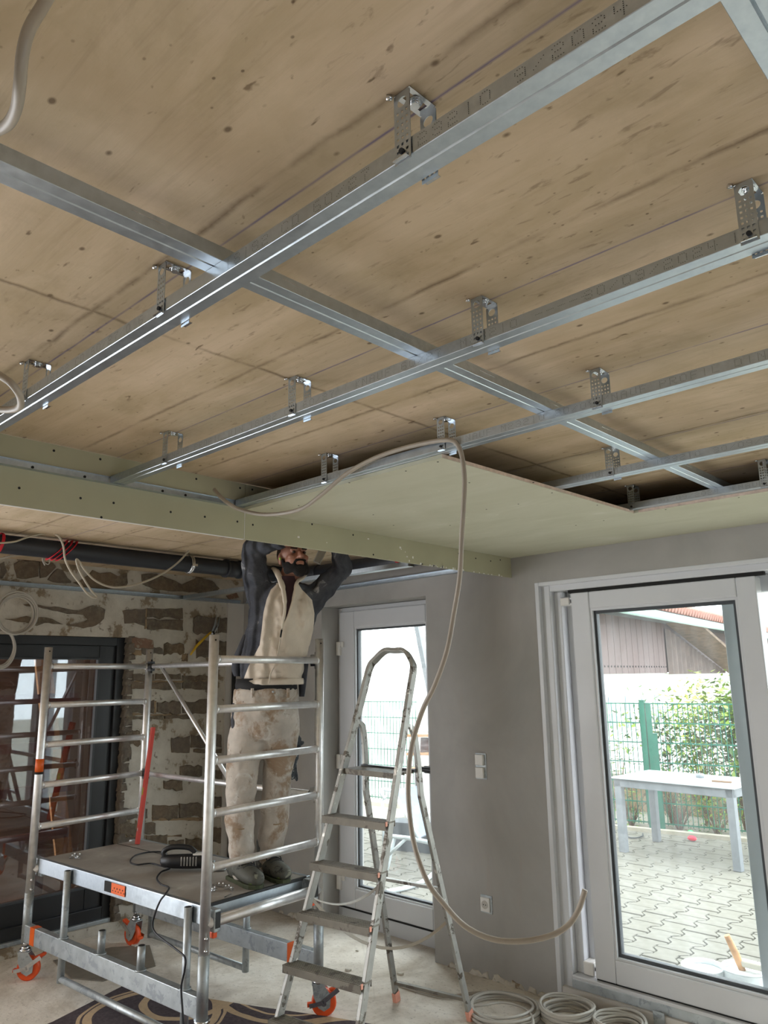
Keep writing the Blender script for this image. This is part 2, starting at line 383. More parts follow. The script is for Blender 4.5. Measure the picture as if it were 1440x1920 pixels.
M['glass'] = glass('window_glass', (.79, .82, .81, 1), 0, .02)
M['glass_dark'] = glass('tinted_door_glass', (.62, .60, .58, 1), .10)

# person
M['skin'] = spotty('skin', (154, 108, 88), [((138, 88, 72), 12, .6)], .5, bump=.05, soft=.2)
M['beard'] = plain('black_beard', (18, 14, 12), .9, 0, .4, 200, .6)
M['hair'] = plain('cropped_dark_hair', (62, 46, 38), .8, 0, .3, 200, .3)
M['eye'] = plain('eye', (44, 34, 28), .2)
M['tee'] = plain('maroon_tee_shirt', (46, 22, 28), .85)
M['beltblack'] = plain('black_waistband', (16, 16, 18), .8)
M['glove'] = spotty('grey_stained_glove', (70, 76, 82), [((180, 182, 180), 18, .58), ((30, 32, 34), 22, .56)], .8)
M['boot'] = spotty('scuffed_dark_boot', (74, 74, 66), [((120, 120, 104), 14, .6), ((28, 28, 24), 20, .55)], .7)
M['boot_green'] = plain('lime_green_boot_sole', (96, 116, 44), .7, 0, .35, 26)
M['trouser'] = spotty('stained_off_white_work_trousers', (180, 172, 162), [((146, 126, 106), 7, .49), ((198, 196, 190), 12, .59), ((116, 106, 92), 20, .62), ((206, 96, 62), 11, .77)], .9, bump=.4, soft=.10)

# ================================================================== STRUCTURE
YW, XB, XK = 3.759, -5.2, -2.53      # window wall, stone wall, bulkhead face
ZC = 2.45                            # raw concrete ceiling
ex, ey, ez = V((1, 0, 0)), V((0, 1, 0)), V((0, 0, 1))
fl = MB().box((-5.5, -3.1, -.12), (2.6, YW+.42, 0)).build('floor', M['floor']); tag(fl, kind='structure')
ce = MB().box((-5.5, -3.1, ZC), (2.6, YW+.4, ZC+.2)).build('ceiling', M['ceil']); tag(ce, kind='structure')
def wall_with_holes(name, axis, p0, p1, lo, hi, z0, z1, holes, mat):
    # wall slab between p0..p1 (thickness) along axis, spanning lo..hi, holes (a,b,za,zb)
    mb = MB(); cuts = sorted(set([lo, hi]+[h[0] for h in holes]+[h[1] for h in holes]))
    for a, b in zip(cuts, cuts[1:]):
        zs = [(z0, z1)]
        for h in holes:
            if h[0] <= a+1e-6 and h[1] >= b-1e-6:
                zs = [q for s_ in zs for q in ((s_[0], h[2]), (h[3], s_[1])) if q[1]-q[0] > 1e-4]
        for c, d in zs:
            if axis == 'y': mb.box((a, p0, c), (b, p1, d))
            else: mb.box((p0, a, c), (p1, b, d))
    return mb.build(name, mat)
wf = wall_with_holes('wall_front', 'y', YW, YW+.42, -5.6, 2.6, -.1, ZC, [(-4.22, -3.205, -.02, 2.162), (-2.378, 1.25, 0.0, 2.168)], M['plaster'])
tag(wf, kind='structure')
wl_ = wall_with_holes('wall_left', 'x', XB-.45, XB, -3.1, YW, -.1, ZC, [(-2.9, .45, .05, 2.33), (.7, 2.768, .06, 1.958)], M['oldplaster']); tag(wl_, kind='structure')
wr = wall_with_holes('wall_right', 'x', 2.5, 2.75, -3.1, YW, -.1, ZC, [(.5, 1.2, 1.0, 2.1)], M['plaster']); tag(wr, kind='structure')
wb = wall_with_holes('wall_rear', 'y', -3.25, -3.0, -5.6, 2.6, -.1, ZC, [], M['plaster']); tag(wb, kind='structure')

# stones and bricks showing through the torn plaster of the left wall
def outline(pts, jit=.004, seg=.03):
    out = []; n = len(pts)
    for i in range(n):
        a = V(pts[i]); b = V(pts[(i+1) % n]); k = max(1, min(4, int((b-a).length/seg)))
        for j in range(k):
            p = a.lerp(b, j/k); out.append((p.x+random.uniform(-jit, jit), p.y+random.uniform(-jit, jit)))
    return out
def brick_px(pxs, mat='stone', h=.012, jit=.004, cell=None):
    pl = [on('x', XB, *p) for p in pxs]; poly = outline([(p.y, p.z) for p in pl], jit)
    b = MB().prism(poly, (XB, 0, 0), ey, ez, ex, -.01, h, bev=.004).build('stone', M[mat], wl_); return b
def q(x, y): return (x/3, 960+y/3)
for poly, mt in (
    ([(25,600),(85,600),(150,585),(190,595),(260,592),(350,630),(250,625),(205,640),(150,620),(100,618)], 'stone'),
    ([(130,520),(190,515),(230,530),(330,535),(380,548),(440,555),(520,527),(588,548),(585,600),(540,640),(470,655),(370,638),(450,625),(495,605),(470,580),(350,568),(270,548),(220,533),(150,527)], 'stone'),
    ([(690,555),(760,545),(815,550),(815,640),(760,625),(700,625)], 'stone'),
    ([(78,290),(130,268),(215,275),(215,360),(150,378),(90,375)], 'stone'),
    ([(222,275),(290,280),(312,312),(290,340),(255,368),(222,372)], 'stone'),
    ([(318,318),(350,330),(395,390),(400,402),(330,400),(262,382)], 'stone'),
    ([(405,395),(450,385),(500,352),(520,330),(560,345),(620,343),(660,362),(712,340),(718,400),(700,428),(600,432),(480,430)], 'stone'),
    ([(795,355),(850,345),(900,355),(960,380),(1020,408),(1060,395),(1110,370),(1190,385),(1232,430),(1215,452),(1120,455),(1000,448),(880,440),(800,408)], 'stone'),
    ([(1270,470),(1330,455),(1340,480),(1290,490)], 'stone_red'), ([(0,290),(20,280),(35,330),(10,372),(0,376)], 'stone'),
    ([(90,262),(185,262),(182,280),(100,276)], 'stone_red')):
    brick_px([q(*p) for p in poly], mt)
def r8(x, y): return (220+x/3.554, 1060+y/3.554)
def wavy(x0, y0, x1, y1, amp=10):
    top = [(x0+(x1-x0)*t, y0+random.uniform(-amp, amp)) for t in (0, .17, .34, .5, .66, .83, 1)]
    bot = [(x0+(x1-x0)*t, y1+random.uniform(-amp, amp)) for t in (1, .83, .66, .5, .34, .17, 0)]
    return [r8(*p) for p in top+bot]
for bx_ in (
    (195,290,435,350,8,'stone'), (200,358,432,432,8,'stone'), (505,345,655,455,8,'stone'), (668,350,828,452,8,'stone'),
    (90,490,235,556,10,'stone_red'), (160,548,300,592,7,'stone'), (310,520,440,590,10,'stone'), (522,500,640,612,9,'stone'), (650,505,830,600,10,'stone'),
    (100,725,242,768,5,'stone'), (252,722,420,760,5,'stone'), (430,735,606,770,5,'stone'), (90,782,420,826,6,'stone'), (432,770,606,826,6,'stone'),
    (78,902,242,985,8,'stone'), (262,912,420,985,10,'stone'), (430,900,606,985,10,'stone'), (55,1003,300,1028,4,'stone'), (312,1000,500,1022,4,'stone'),
    (358,1145,480,1245,10,'stone'), (488,1132,690,1215,10,'stone'), (505,1225,690,1250,4,'stone'), (415,1340,560,1415,12,'stone'), (580,1370,690,1420,8,'stone'),
    (305,1432,430,1495,8,'stone'), (60,1100,150,1200,10,'stone'), (40,1215,90,1290,8,'stone'),
    (232,1600,400,1690,8,'stone'), (410,1585,560,1675,8,'stone'), (575,1545,690,1610,8,'stone'), (30,1620,200,1690,6,'stone'),
    (15,1712,120,1800,8,'stone'), (130,1712,252,1790,8,'stone'), (25,1810,180,1870,6,'stone'), (190,1800,330,1870,6,'stone'), (600,1750,690,1845,10,'stone'), (450,1820,590,1890,8,'stone'), (340,1835,440,1880,5,'stone'),
    (90,1900,330,1950,8,'stone'), (350,1905,600,1960,8,'stone'), (20,1960,200,2050,8,'stone'), (220,1975,420,2050,8,'stone'), (440,1980,640,2060,8,'stone'),
    (50,2070,260,2140,8,'stone'), (280,2075,480,2150,8,'stone'), (500,2080,690,2150,8,'stone'), (0,2160,180,2260,8,'stone'), (200,2170,420,2260,8,'stone'), (440,2170,660,2260,8,'stone')):
    x0, y0, x1, y1, am, mt = bx_
    brick_px(wavy(x0, y0, x1, y1, am), mt, h=random.uniform(.008, .018))
# mortar smears between the courses and broken edge of the opening
mo = MB()
for bx_ in ((100,768,600,782), (60,990,500,1002), (182,292,195,420), (95,562,160,600), (430,590,470,640), (230,1680,600,1700), (120,1700,130,1800), (25,1797,430,1812), (600,1612,690,1630), (242,905,256,985), (88,1880,600,1900), (440,722,450,826)):
    pl = [on('x', XB, *p) for p in wavy(*bx_, 4)]; mo.prism(outline([(p.y, p.z) for p in pl], .003), (XB, 0, 0), ey, ez, ex, -.01, .006, bev=.003)
tag(mo.build('mortar_smear', M['mortar'], wl_), kind='stuff')
je = MB()
z = .06
while z < 1.95:
    hgt = random.uniform(.03, .09); d = random.uniform(.01, .05)
    je.prism(outline([(2.76-d*.2, z), (2.77+d, z+.01), (2.77+d*.8, z+hgt), (2.758, z+hgt)], .005, .02), (XB, 0, 0), ey, ez, ex, -.08, random.uniform(.004, .02), bev=.006); z += hgt
tag(je.build('broken_edge', M['stone'], wl_), kind='stuff')
# light plaster strip in the corner
tag(MB().box((XB-.001, 3.60, 0), (XB+.018, YW, 2.26)).build('trim_1', M['plaster_light']), kind='structure')
# crumbly plaster foot along the window wall
cf = MB()
x = -5.1
while x < -2.42:
    if not (-4.25 < x < -3.2):
        wd = random.uniform(.04, .12); cf.prism(outline([(x, 0), (x+wd, 0), (x+wd*.8, random.uniform(.012, .04)), (x+wd*.2, random.uniform(.012, .04))], .006, .02), (0, YW, 0), ex, ez, -ey, -.01, random.uniform(.006, .02), bev=.005)
    x += random.uniform(.03, .16)
bfr = cf.build('baseboard_front', M['oldplaster']); tag(bfr, kind='structure')

# ---------------- balcony door (door_1)
YD = 3.926
def frame_rect(mb, x0, x1, z0, z1, w, y0, y1, wt=None, wb=None, wr=None):
    wt = wt or w; wb = wb or w; wr = wr or w
    mb.box((x0, y0, z0), (x0+w, y1, z1)); mb.box((x1-wr, y0, z0), (x1, y1, z1))
    mb.box((x0+w, y0, z1-wt), (x1-wr, y1, z1)); mb.box((x0+w, y0, z0), (x1-wr, y1, z0+wb)); return mb
d1 = frame_rect(MB(), -4.219, -3.206, 0, 2.16, .035, YD, YD+.08, wb=.10).build('door_1', M['white_pvc'], bevel=.004); tag(d1, kind='structure')
frame_rect(MB(), -4.19, -3.23, .108, 2.128, .155, YD-.018, YD+.06, wt=.12, wb=.125, wr=.11).build('sash', M['white_pvc'], d1, bevel=.006)
frame_rect(MB(), -4.036, -3.338, .232, 2.009, .012, YD-.008, YD+.03).build('glazing_bead', M['white_pvc'], d1)
frame_rect(MB(), -4.024, -3.35, .244, 1.997, .012, YD+.006, YD+.036).build('gasket', M['grey_pvc'], d1)
MB().box((-4.02, YD+.02, .25), (-3.354, YD+.024, 1.993)).build('pane', M['glass'], d1)
for hz in (1.86, 1.06, .26):
    MB().box((-4.205, YD-.036, hz-.05), (-4.165, YD-.016, hz+.05)).box((-4.165, YD-.03, hz+.01), (-4.135, YD-.016, hz+.05)).build('hinge', M['white_cover'], d1, bevel=.003)
MB().box((-4.19, YD-.022, .100), (-3.23, YD-.004, .107)).build('sash_gap_seal', M['dark'], d1)
# black knob set in the dark device by the door edge
MB().box((-3.36, YD-.05, 1.04), (-3.29, YD-.02, 1.085)).tube([(-3.42, YD-.045, 1.065), (-3.28, YD-.045, 1.06)], .018).build('door_handle', M['black_plastic'], d1, bevel=.004)

# ---------------- terrace sliding window (window_1)
YS = 3.80
w1 = MB()
w1.box((-2.378, YW+.03, .04), (-2.30, YW+.30, 2.168)); w1.box((1.20, YW+.03, .04), (1.25, YW+.30, 2.168))
w1.box((-2.30, YW+.03, 2.112), (1.20, YW+.30, 2.168)); w1.box((-2.30, YW+.02, .04), (1.20, YW+.30, .135))
w1.box((-2.30, YW+.075, .135), (-2.255, YW+.30, 2.112)); w1.box((-2.255, YW+.13, .135), (-2.19, YW+.30, 2.112))
w1 = w1.build('window_1', M['white_pvc'], bevel=.005); tag(w1, kind='structure')
MB().box((-2.378, YW+.004, 0), (1.25, YW+.05, .075)).build('threshold_board', M['plaster_light'], w1)
MB().box((-2.378, YW-.002, .02), (-2.352, YW+.03, 2.168)).box((-2.352, YW-.002, 2.146), (1.25, YW+.03, 2.168)).build('corner_bead', M['white_pvc'], w1, bevel=.003)
MB().box((-2.30, YW+.018, .075), (1.2, YW+.06, .12)).build('sill_rail', M['galv_thick'], w1, bevel=.003)
frame_rect(MB(), -2.175, -1.19, .140, 2.094, .112, YS, YS+.075, wb=.11, wt=.094, wr=.092).build('sash', M['white_pvc'], w1, bevel=.006)
MB().box((-2.19, YS+.002, 2.0945), (-1.15, YS+.03, 2.112)).box((-2.17, YS+.002, .1355), (.3, YS+.03, .1395)).build('track_gap', M['dark'], w1)
frame_rect(MB(), -2.065, -1.28, .248, 2.002, .014, YS+.008, YS+.05).build('glazing_bead', M['white_pvc'], w1)
frame_rect(MB(), -2.052, -1.294, .262, 1.988, .016, YS+.024, YS+.056).build('gasket', M['grey_pvc'], w1)
MB().box((-2.04, YS+.035, .27), (-1.30, YS+.039, 1.98)).build('pane', M['glass'], w1)
frame_rect(MB(), -1.40, 1.20, .137, 2.11, .085, YS+.115, YS+.18).build('outer_sash', M['white_pvc'], w1, bevel=.005)
MB().box((-1.31, YS+.145, .22), (1.11, YS+.149, 2.02)).build('pane', M['glass'], w1)
for z0, z1 in ((2.03, 2.075), (.137, .20)):
    sb = MB().box((-2.255, YW+.06, z0), (-2.195, YW+.135, z1)).build('stop_block', M['white_cover'], w1, bevel=.006)
    MB().tube([(-2.197, YW+.085, (z0+z1)/2), (-2.178, YW+.085, (z0+z1)/2)], .011).build('rubber_bumper', M['black_plastic'], w1)

# ---------------- dark sliding door in the stone wall (door_2)
def yz_frame(mb, y0, y1, z0, z1, wl, wr, wb, wt, xa, xb):
    mb.box((xa, y0, z0), (xb, y0+wl, z1)); mb.box((xa, y1-wr, z0), (xb, y1, z1)); mb.box((xa, y0+wl, z1-wt), (xb, y1-wr, z1)); mb.box((xa, y0+wl, z0), (xb, y1-wr, z0+wb)); return mb
d2 = yz_frame(MB(), .70, 2.768, .06, 1.958, .07, .07, .10, .06, XB-.16, XB-.05).build('door_2', M['blackframe'], bevel=.004); tag(d2, kind='structure')
yz_frame(MB(), .80, 2.70, .15, 1.90, .12, .12, .14, .09, XB-.13, XB-.075).build('sash', M['blackframe'], d2, bevel=.005)
yz_frame(MB(), .92, 2.582, .288, 1.812, .012, .014, .012, .012, XB-.10, XB-.066).build('glazing_bead', M['grey_pvc'], d2)
MB().box((XB-.10, .92, .29), (XB-.095, 2.58, 1.81)).build('pane', M['glass_dark'], d2)
MB().box((XB-.05, .72, .06), (XB-.02, 2.75, .085)).build('door_sill', M['galv_thick'], d2, bevel=.003)
# added timber-lined room behind that door, standing in for brown reflections in its glass
tr = MB().box((-8.2, .45, -.05), (-8.1, 4.4, 2.5)).box((-8.2, 4.3, -.05), (-5.66, 4.4, 2.5)).box((-8.2, .45, -.05), (-5.66, 4.4, 0)).box((-8.2, .45, 2.5), (-5.66, 4.4, 2.6))
M['wood'] = plain('reflection_brown_timber', (104, 78, 60), .6, 0, .3, 8, .1, stretch=(1, 1, 6)); M['wood_pale'] = plain('pale_timber', (186, 138, 92), .6, 0, .2, 8, .1, stretch=(1, 1, 6)); M['wood_red'] = plain('red_brown_timber', (96, 38, 26), .5, 0, .2, 8)
tr = tr.build('reflection_room', M['wood']); tag(tr, kind='structure')
rk = empty('reflection_rack', (-6.6, 2.6, 0), 'red-brown timber rack added behind the dark glass door as its reflected beams', 'rack')  # rack and boards added to imitate timber reflected in the door glass
for zz in (.42, .78, 1.12, 1.5): MB().beam((-6.5, .5, zz), (-6.5, 3.0, zz+.02), .05, .07).build('reflection_rail', M['wood_red'], rk)
for yy in (.6, 1.7, 2.8): MB().beam((-6.55, yy, 0), (-6.55, yy, 1.55), .07, .07, upv=(1, 0, 0)).build('post', M['wood_red'], rk)
bd = empty('reflection_boards', (-6.2, 3.4, 0), 'pale timber boards added behind the dark glass door as part of its reflection', 'boards')
for i, (y0, y1, x0) in enumerate(((3.6, 3.45, -6.0), (3.9, 3.3, -6.15), (4.1, 3.9, -6.3), (3.2, 2.9, -6.9))):
    MB().beam((x0, y0, 0), (x0-.3, y1, 2.25), .16, .025, upv=(1, .2, 0)).build('board', M['wood_pale'], bd)  # added board, part of the imitated reflection in the door glass

# ================================================================== SUSPENDED CEILING
# dot-matrix font 5x7 for the punched lettering
FONT = {'K':'9:A:C:8:C:A:9','N':'11:19:15:15:13:11:11','A':'E:11:11:1F:11:11:11','U':'11:11:11:11:11:11:E','F':'1F:10:10:1E:10:10:10','P':'1E:11:11:1E:10:10:10',
'R':'1E:11:11:1E:14:12:11','O':'E:11:11:11:11:11:E','I':'4:4:4:4:4:4:4','L':'10:10:10:10:10:10:1F','D':'1E:11:11:11:11:11:1E','1':'4:4:4:4:4:4:4','8':'E:11:11:E:11:11:E','2':'E:11:1:E:10:10:1F',
'C':'E:11:10:10:10:11:E','6':'E:10:10:1E:11:11:E','0':'E:11:11:11:11:11:E','7':'1F:1:2:4:4:4:4','3':'E:11:1:E:1:11:E','/':'0:1:2:4:8:10:0','M':'11:1B:15:15:11:11:11','9':'E:11:11:F:1:1:E','4':'12:12:12:1F:2:2:2','-':'0:0:0:1F:0:0:0','.':'0:0:0:0:0:0:4','|':'4:4:4:4:4:4:4',' ':'0:0:0:0:0:0:0','H':'11:11:11:1F:11:11:11','E':'1F:10:10:1E:10:10:1F'}
def dots(mb, text, x0, y, zmid, hgt=.0165, step=.0036):
    px_ = hgt/6
    for ch in text:
        rows = [int(r, 16) for r in FONT[ch].split(':')]
        for r, bits in enumerate(rows):
            for c in range(5):
                if bits >> (4-c) & 1:
                    cx = x0+c*step; cz = zmid+(3-r)*px_; s_ = .0006
                    mb.add([(cx-s_, y, cz-s_), (cx+s_, y, cz-s_), (cx+s_, y, cz+s_), (cx-s_, y, cz+s_)], [(0, 1, 2, 3)])
        x0 += step*7.2
    return x0
ZR = 2.3425                           # underside of the ceiling profiles
def c_profile(mb, p0, p1, axis, c, zb, wdt=.052, hgt=.027):
    # thin C section (open side up) with the shallow groove along its soffit and rolled lips
    h = wdt/2; t = .0009
    prof = [(-h+.007, hgt-.004), (-h+.006, hgt), (-h, hgt), (-h, .0008), (-h+.0008, 0), (-.0022, 0), (0, .0024), (.0022, 0), (h-.0008, 0), (h, .0008), (h, hgt), (h-.006, hgt), (h-.007, hgt-.004)]
    n = len(prof)
    def P(s_, a, z): return (s_, c+a, zb+z) if axis == 'x' else (c+a, s_, zb+z)
    outer = prof; inner = []
    for i, (a, z) in enumerate(prof):
        q0 = V(prof[max(0, i-1)]); q1 = V(prof[min(n-1, i+1)]); tn = (q1-q0).normalized(); inner.append((a-tn.y*t, z+tn.x*t))
    L = outer+inner[::-1]; k = len(L)
    vs = [P(s_, a, z) for s_ in (p0, p1) for a, z in L]
    mb.add(vs, [(i, (i+1) % k, k+(i+1) % k, k+i) for i in range(k)]); return mb
RUN = [(.709, -2.522, 2.3, 'nearest ceiling runner, widest one crossing the photo from lower left to top right'),
       (1.257, -2.522, 2.3, 'second ceiling runner from the camera, its left end fixed at the green bulkhead'),
       (1.800, -2.522, 2.3, 'third ceiling runner, with the first green board screwed under its left half'),
       (2.487, -2.522, 2.3, 'fourth ceiling runner, coming out from behind the green board corner'),
       (3.075, -2.522, 2.3, 'farthest ceiling runner, along the edge of the green boards by the window wall')]
runners = []
for i, (yc, x0, x1, lab) in enumerate(RUN):
    rn = c_profile(MB(), x0, x1, 'x', yc, ZR).build('ceiling_runner', M['galv']); tag(rn, 'galvanised '+lab, 'profile', 'galvanised ceiling runners'); runners.append(rn)
    lt = MB(); yf = yc-.0262; zm = ZR+.0135
    if i == 0: segs = [(-2.2, 'KNAUF PROFIL DIN 18182 CD 60/27/0.6'), (-1.02, '18182 CD 60/27'), (-.60, 'M23210 9/2024 -----  |'), (-.03, 'KNAUF PROFIL')]
    elif i == 1: segs = [(-2.33, '-----'), (-2.13, 'KNAUF PROFIL DIN 18182 CH 60/27'), (-1.26, 'KNAUF 60/27'), (-.93, 'M23210'), (-.74, '-----'), (-.63, '30/09/2024'), (-.36, '|'), (-.3, 'KNAUF PROFIL DIN')]
    elif i == 2: segs = [(-2.3, 'KNAUF PROFIL DIN 18182'), (-1.36, 'KNAUF M23210 30/09'), (-.88, 'KNAUF PROFIL DIN'), (-.4, '18182')]
    elif i == 3: segs = [(-1.35, 'KNAUF 18182 M23210'), (-.85, '30/09/2024 KNAUF')]
    else: segs = [(-1.3, '30/09/2024'), (-1.0, 'KNAUF PROFIL')]
    for x_, s_ in segs: dots(lt, s_, x_, yf-.0002, zm)
    tag(lt.build('punched_lettering', M['dark'], rn, fix=False), kind='stuff')
# cross profiles lying on the runners
for xc, y0, y1, lab in ((-1.058, -2.9, 3.35, 'long galvanised cross profile lying over all the runners'), (-.178, -2.9, 3.3, 'galvanised cross profile clipped by the top right corner of the photo')):
    cp = MB(); c_profile(cp, y0, y1, 'y', xc, ZR+.0274); cp = cp.build('cross_profile', M['galv']); tag(cp, lab, 'profile')
    sl = MB(); y = .2
    while y < 3.2:
        sl.box((xc+.0262, y, ZR+.0274+.017), (xc+.0266, y+.06, ZR+.0274+.0178)); y += .31
    tag(sl.build('stamped_slot', M['zinc'], cp), kind='stuff')
# perforated U hangers
def plate_holes(W, H, nx, nz, bw, fx, fz, slot=True):
    # perforated strap in local x (width) z (down) plane, grid of square holes
    mb = MB(); xs = [-W/2]; gap = (W-nx*bw)/(nx+1)
    for i in range(nx): xs += [xs[-1]+gap, xs[-1]+gap+bw]
    xs.append(W/2); zs = [0]; top = .030 if slot else .004; zs.append(-top); g2 = (H-top-nz*bw)/(nz)
    for i in range(nz): zs += [zs[-1]-bw, zs[-1]-bw-g2]
    for i in range(len(xs)-1):
        for j in range(1, len(zs)-1):
            if i % 2 == 1 and j % 2 == 1: continue
            mb.box((xs[i], -.0005, zs[j+1]), (xs[i+1], .0005, zs[j]))
    if slot:   # long hole near the bend
        rw = W*.30; pts = [(rw*math.cos(t), -.016+rw*.9*math.sin(t)) for t in [PI*k/12 for k in range(24)]]
        out = []
        for (px_, pz_) in pts:
            d = V((px_, pz_+.016)); k = min((W/2)/abs(d.x) if abs(d.x) > 1e-6 else 99, (.014 if d.y < 0 else .016)/abs(d.y) if abs(d.y) > 1e-6 else 99); out.append((d.x*k, -.016+d.y*k))
        for yy in (-.0005, .0005):
            vs = [(a_, yy, b_) for a_, b_ in pts]+[(a_, yy, b_) for a_, b_ in out]; mb.add(vs, [(i, (i+1) % 24, 24+(i+1) % 24, 24+i) for i in range(24)])
        mb.add([(a_, yy, b_) for yy in (-.0005, .0005) for a_, b_ in pts], [(i, (i+1) % 24, 24+(i+1) % 24, 24+i) for i in range(24)])
    return mb
def make_hanger():
    t = empty('ceiling_hanger', (0, 0, 0)); W = .030; H = .112
    me_leg = plate_holes(W, H, 3, 8, .0042, 0, 0).mesh('leg', M['galv'])
    for sy in (-1, 1):
        lg = link('leg', me_leg, t); lg.location = (0, sy*.0275, -.002); kid(t, lg)
        en = MB().box((-W*.42, sy*.0285, -H+.001), (W*.42, sy*.036, -H+.0022)).build('bent_end', M['zinc'], t); kid(t, en)
        sc = MB().tube([(0, sy*.0285, -.098), (0, sy*.0325, -.098)], .0042, 10).build('screw', M['dark'], t); kid(t, sc)
    pl = MB().box((-.015, -.028, -.0022), (-.007, .028, -.0008)).box((.007, -.028, -.0022), (.015, .028, -.0008)).box((-.007, -.028, -.0022), (.007, -.018, -.0008)).box((-.007, .018, -.0022), (.007, .028, -.0008)).box((-.007, -.006, -.0022), (.007, .006, -.0008))
    pl.tube([(0, 0, -.009), (0, 0, -.001)], .0075, 8); pl.tube([(0, 0, -.0035), (0, 0, -.0008)], .011, 14)
    pl.tube([(-.016, -.03, -.003), (-.022, -.036, -.003)], .004, 8)
    kid(t, pl.build('anchor_plate', M['zinc'], t)); return t
HG = [(-.600, 0, 'hanging the nearest runner, topmost in the photo'), (-1.235, 0, 'half hidden behind the crossing of the nearest runner'), (-1.890, 0, 'near the left edge of the photo on the nearest runner'),
      (-.330, 1, 'near the right edge of the photo on the second runner'), (-.882, 1, 'on the second runner, right of the crossing'), (-1.503, 1, 'on the second runner, left of the crossing'), (-2.150, 1, 'on the second runner, nearest the green bulkhead'),
      (-.897, 2, 'on the third runner, right of the crossing'), (-1.430, 2, 'on the third runner, with the loose conduit hung over it'), (-1.978, 2, 'on the third runner above the green board'),
      (-1.215, 3, 'on the fourth runner, partly behind the long cross profile'), (-1.419, 4, 'on the farthest runner at the green board corner'), (-.879, 4, 'on the farthest runner near the right photo edge')]
for i, (x, r_, lab) in enumerate(HG):
    t = make_hanger() if i == 0 else copy_tree(hg0)
    if i == 0: hg0 = t
    t.location = (x, RUN[r_][0]-.0+.0, ZC); t.rotation_euler = (0, 0, random.uniform(-.04, .04))
    tag(t, 'perforated steel U hanger '+lab, 'hanger', 'perforated U hangers of the ceiling runners')
# small clamp ends under the runners
# bulkhead boards and their edge channel
def board_with_screws(name, a, b, label, screws, axis):
    t = empty(name, a, label, 'plasterboard')
    MB().box(a, b).build('panel', M['board_shade'], t, bevel=.0015)
    sm_ = None
    for p in screws:
        if axis == 'x': mb = MB().tube([(p[0]-.001, p[1], p[2]), (p[0]+.0006, p[1], p[2])], .0045, 10)
        else: mb = MB().tube([(p[0], p[1], p[2]+.001), (p[0], p[1], p[2]-.0006)], .0042, 10)
        mb.build('screw', M['dark'], t)
    return t
ZB = 2.213
scr = []
for px_, py_ in ((36,915),(151,934),(213,943),(320,960),(384,969),(190,1027-57),(101,845),(188,861),(368,898),(450,915),(445,978)):
    p = on('x', XK, px_, py_); scr.append((XK, p.y, p.z))
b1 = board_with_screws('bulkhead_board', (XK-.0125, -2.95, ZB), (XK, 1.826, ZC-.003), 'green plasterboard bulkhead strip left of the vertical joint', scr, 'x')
scr = []
for px_, py_ in ((474,984),(473,918),(585,983),(662,1003),(860,1038),(892,1047),(700,1040),(920,1052),(938,1050)):
    p = on('x', XK, px_, py_); scr.append((XK, p.y, p.z))
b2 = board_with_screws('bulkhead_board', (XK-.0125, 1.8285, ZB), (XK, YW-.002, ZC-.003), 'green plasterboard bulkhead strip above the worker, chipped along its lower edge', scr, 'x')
cc = MB()
for k in range(26):
    y = random.uniform(2.9, 3.7); wd = random.uniform(.004, .02); cc.box((XK-.001, y, ZB-.0005), (XK+.0008, y+wd, ZB+random.uniform(.002, .01)))
for k in range(9):
    y = random.uniform(1.85, 3.0); wd = random.uniform(.003, .012); z = ZB+random.uniform(.005, .09); cc.box((XK-.001, y, z), (XK+.0006, y+wd, z+random.uniform(.002, .012)))
tag(cc.build('plaster_chips', M['white_cover'], b2), kind='stuff')
MB().box((XK-.004, 1.8262, ZB), (XK+.0004, 1.8283, ZR)).build('joint_edge', M['white_cover'], b2)
MB().box((XK-.0125, -2.95, ZB-.0012), (XK+.0004, 1.826, ZB)).build('paper_edge', M['white_cover'], b1)
ud = MB().box((XK+.001, -2.95, 2.3405), (XK+.0017, 3.74, 2.368)).box((XK+.0017, -2.95, 2.3405), (XK+.026, 3.74, 2.3412)).box((XK+.0017, -2.95, 2.3673), (XK+.010, 3.74, 2.368))
ud = ud.build('edge_channel', M['galv']); tag(ud, 'galvanised edge channel screwed along the green bulkhead board', 'profile')
for px_, py_ in ((60,881),(158,897),(304,924),(347,932)):
    p = on('x', XK, px_, py_); MB().tube([(XK+.0017, p.y, 2.352), (XK+.004, p.y, 2.352)], .005, 10).build('screw', M['dark'], ud)
# ceiling boards
ZT, ZP = ZR, 2.330
scr = []
for px_, py_ in ((821,866),(761,883),(655,905),(1035,924),(972,945),(912,955),(1120,947),(1132,976),(1080,985),(560,948),(510,953),(738,985),(844,985),(700,965),(880,905),(1000,905)):
    p = on('z', ZP, px_, py_); scr.append((p.x, p.y, ZP))
g1 = empty('ceiling_board', (XK, 1.8, ZP), 'green plasterboard ceiling sheet whose free corner points at the camera', 'plasterboard')
P1 = [(XK+.002, 1.812), (-1.462, 1.812), (-1.432, 3.087), (XK+.002, 3.087)]
MB().prism(P1, (0, 0, 0), ex, ey, ez, ZP, ZT, bev=0).build('panel', M['board'], g1)
for p in scr: MB().tube([(p[0], p[1], ZP+.001), (p[0], p[1], ZP-.0006)], .0036, 10).build('screw', M['dark'], g1)
MB().beam((-1.4595, 1.81, (ZP+ZT)/2), (-1.4295, 3.086, (ZP+ZT)/2), .0012, .0115).build('cut_edge', M['board_edge'], g1)
g2 = empty('ceiling_board', (XK, 3.09, ZP), 'green plasterboard ceiling strip running along the top of the window wall', 'plasterboard')
MB().box((XK+.002, 3.0895, ZP), (2.3, YW-.001, ZT)).build('panel', M['board'], g2)
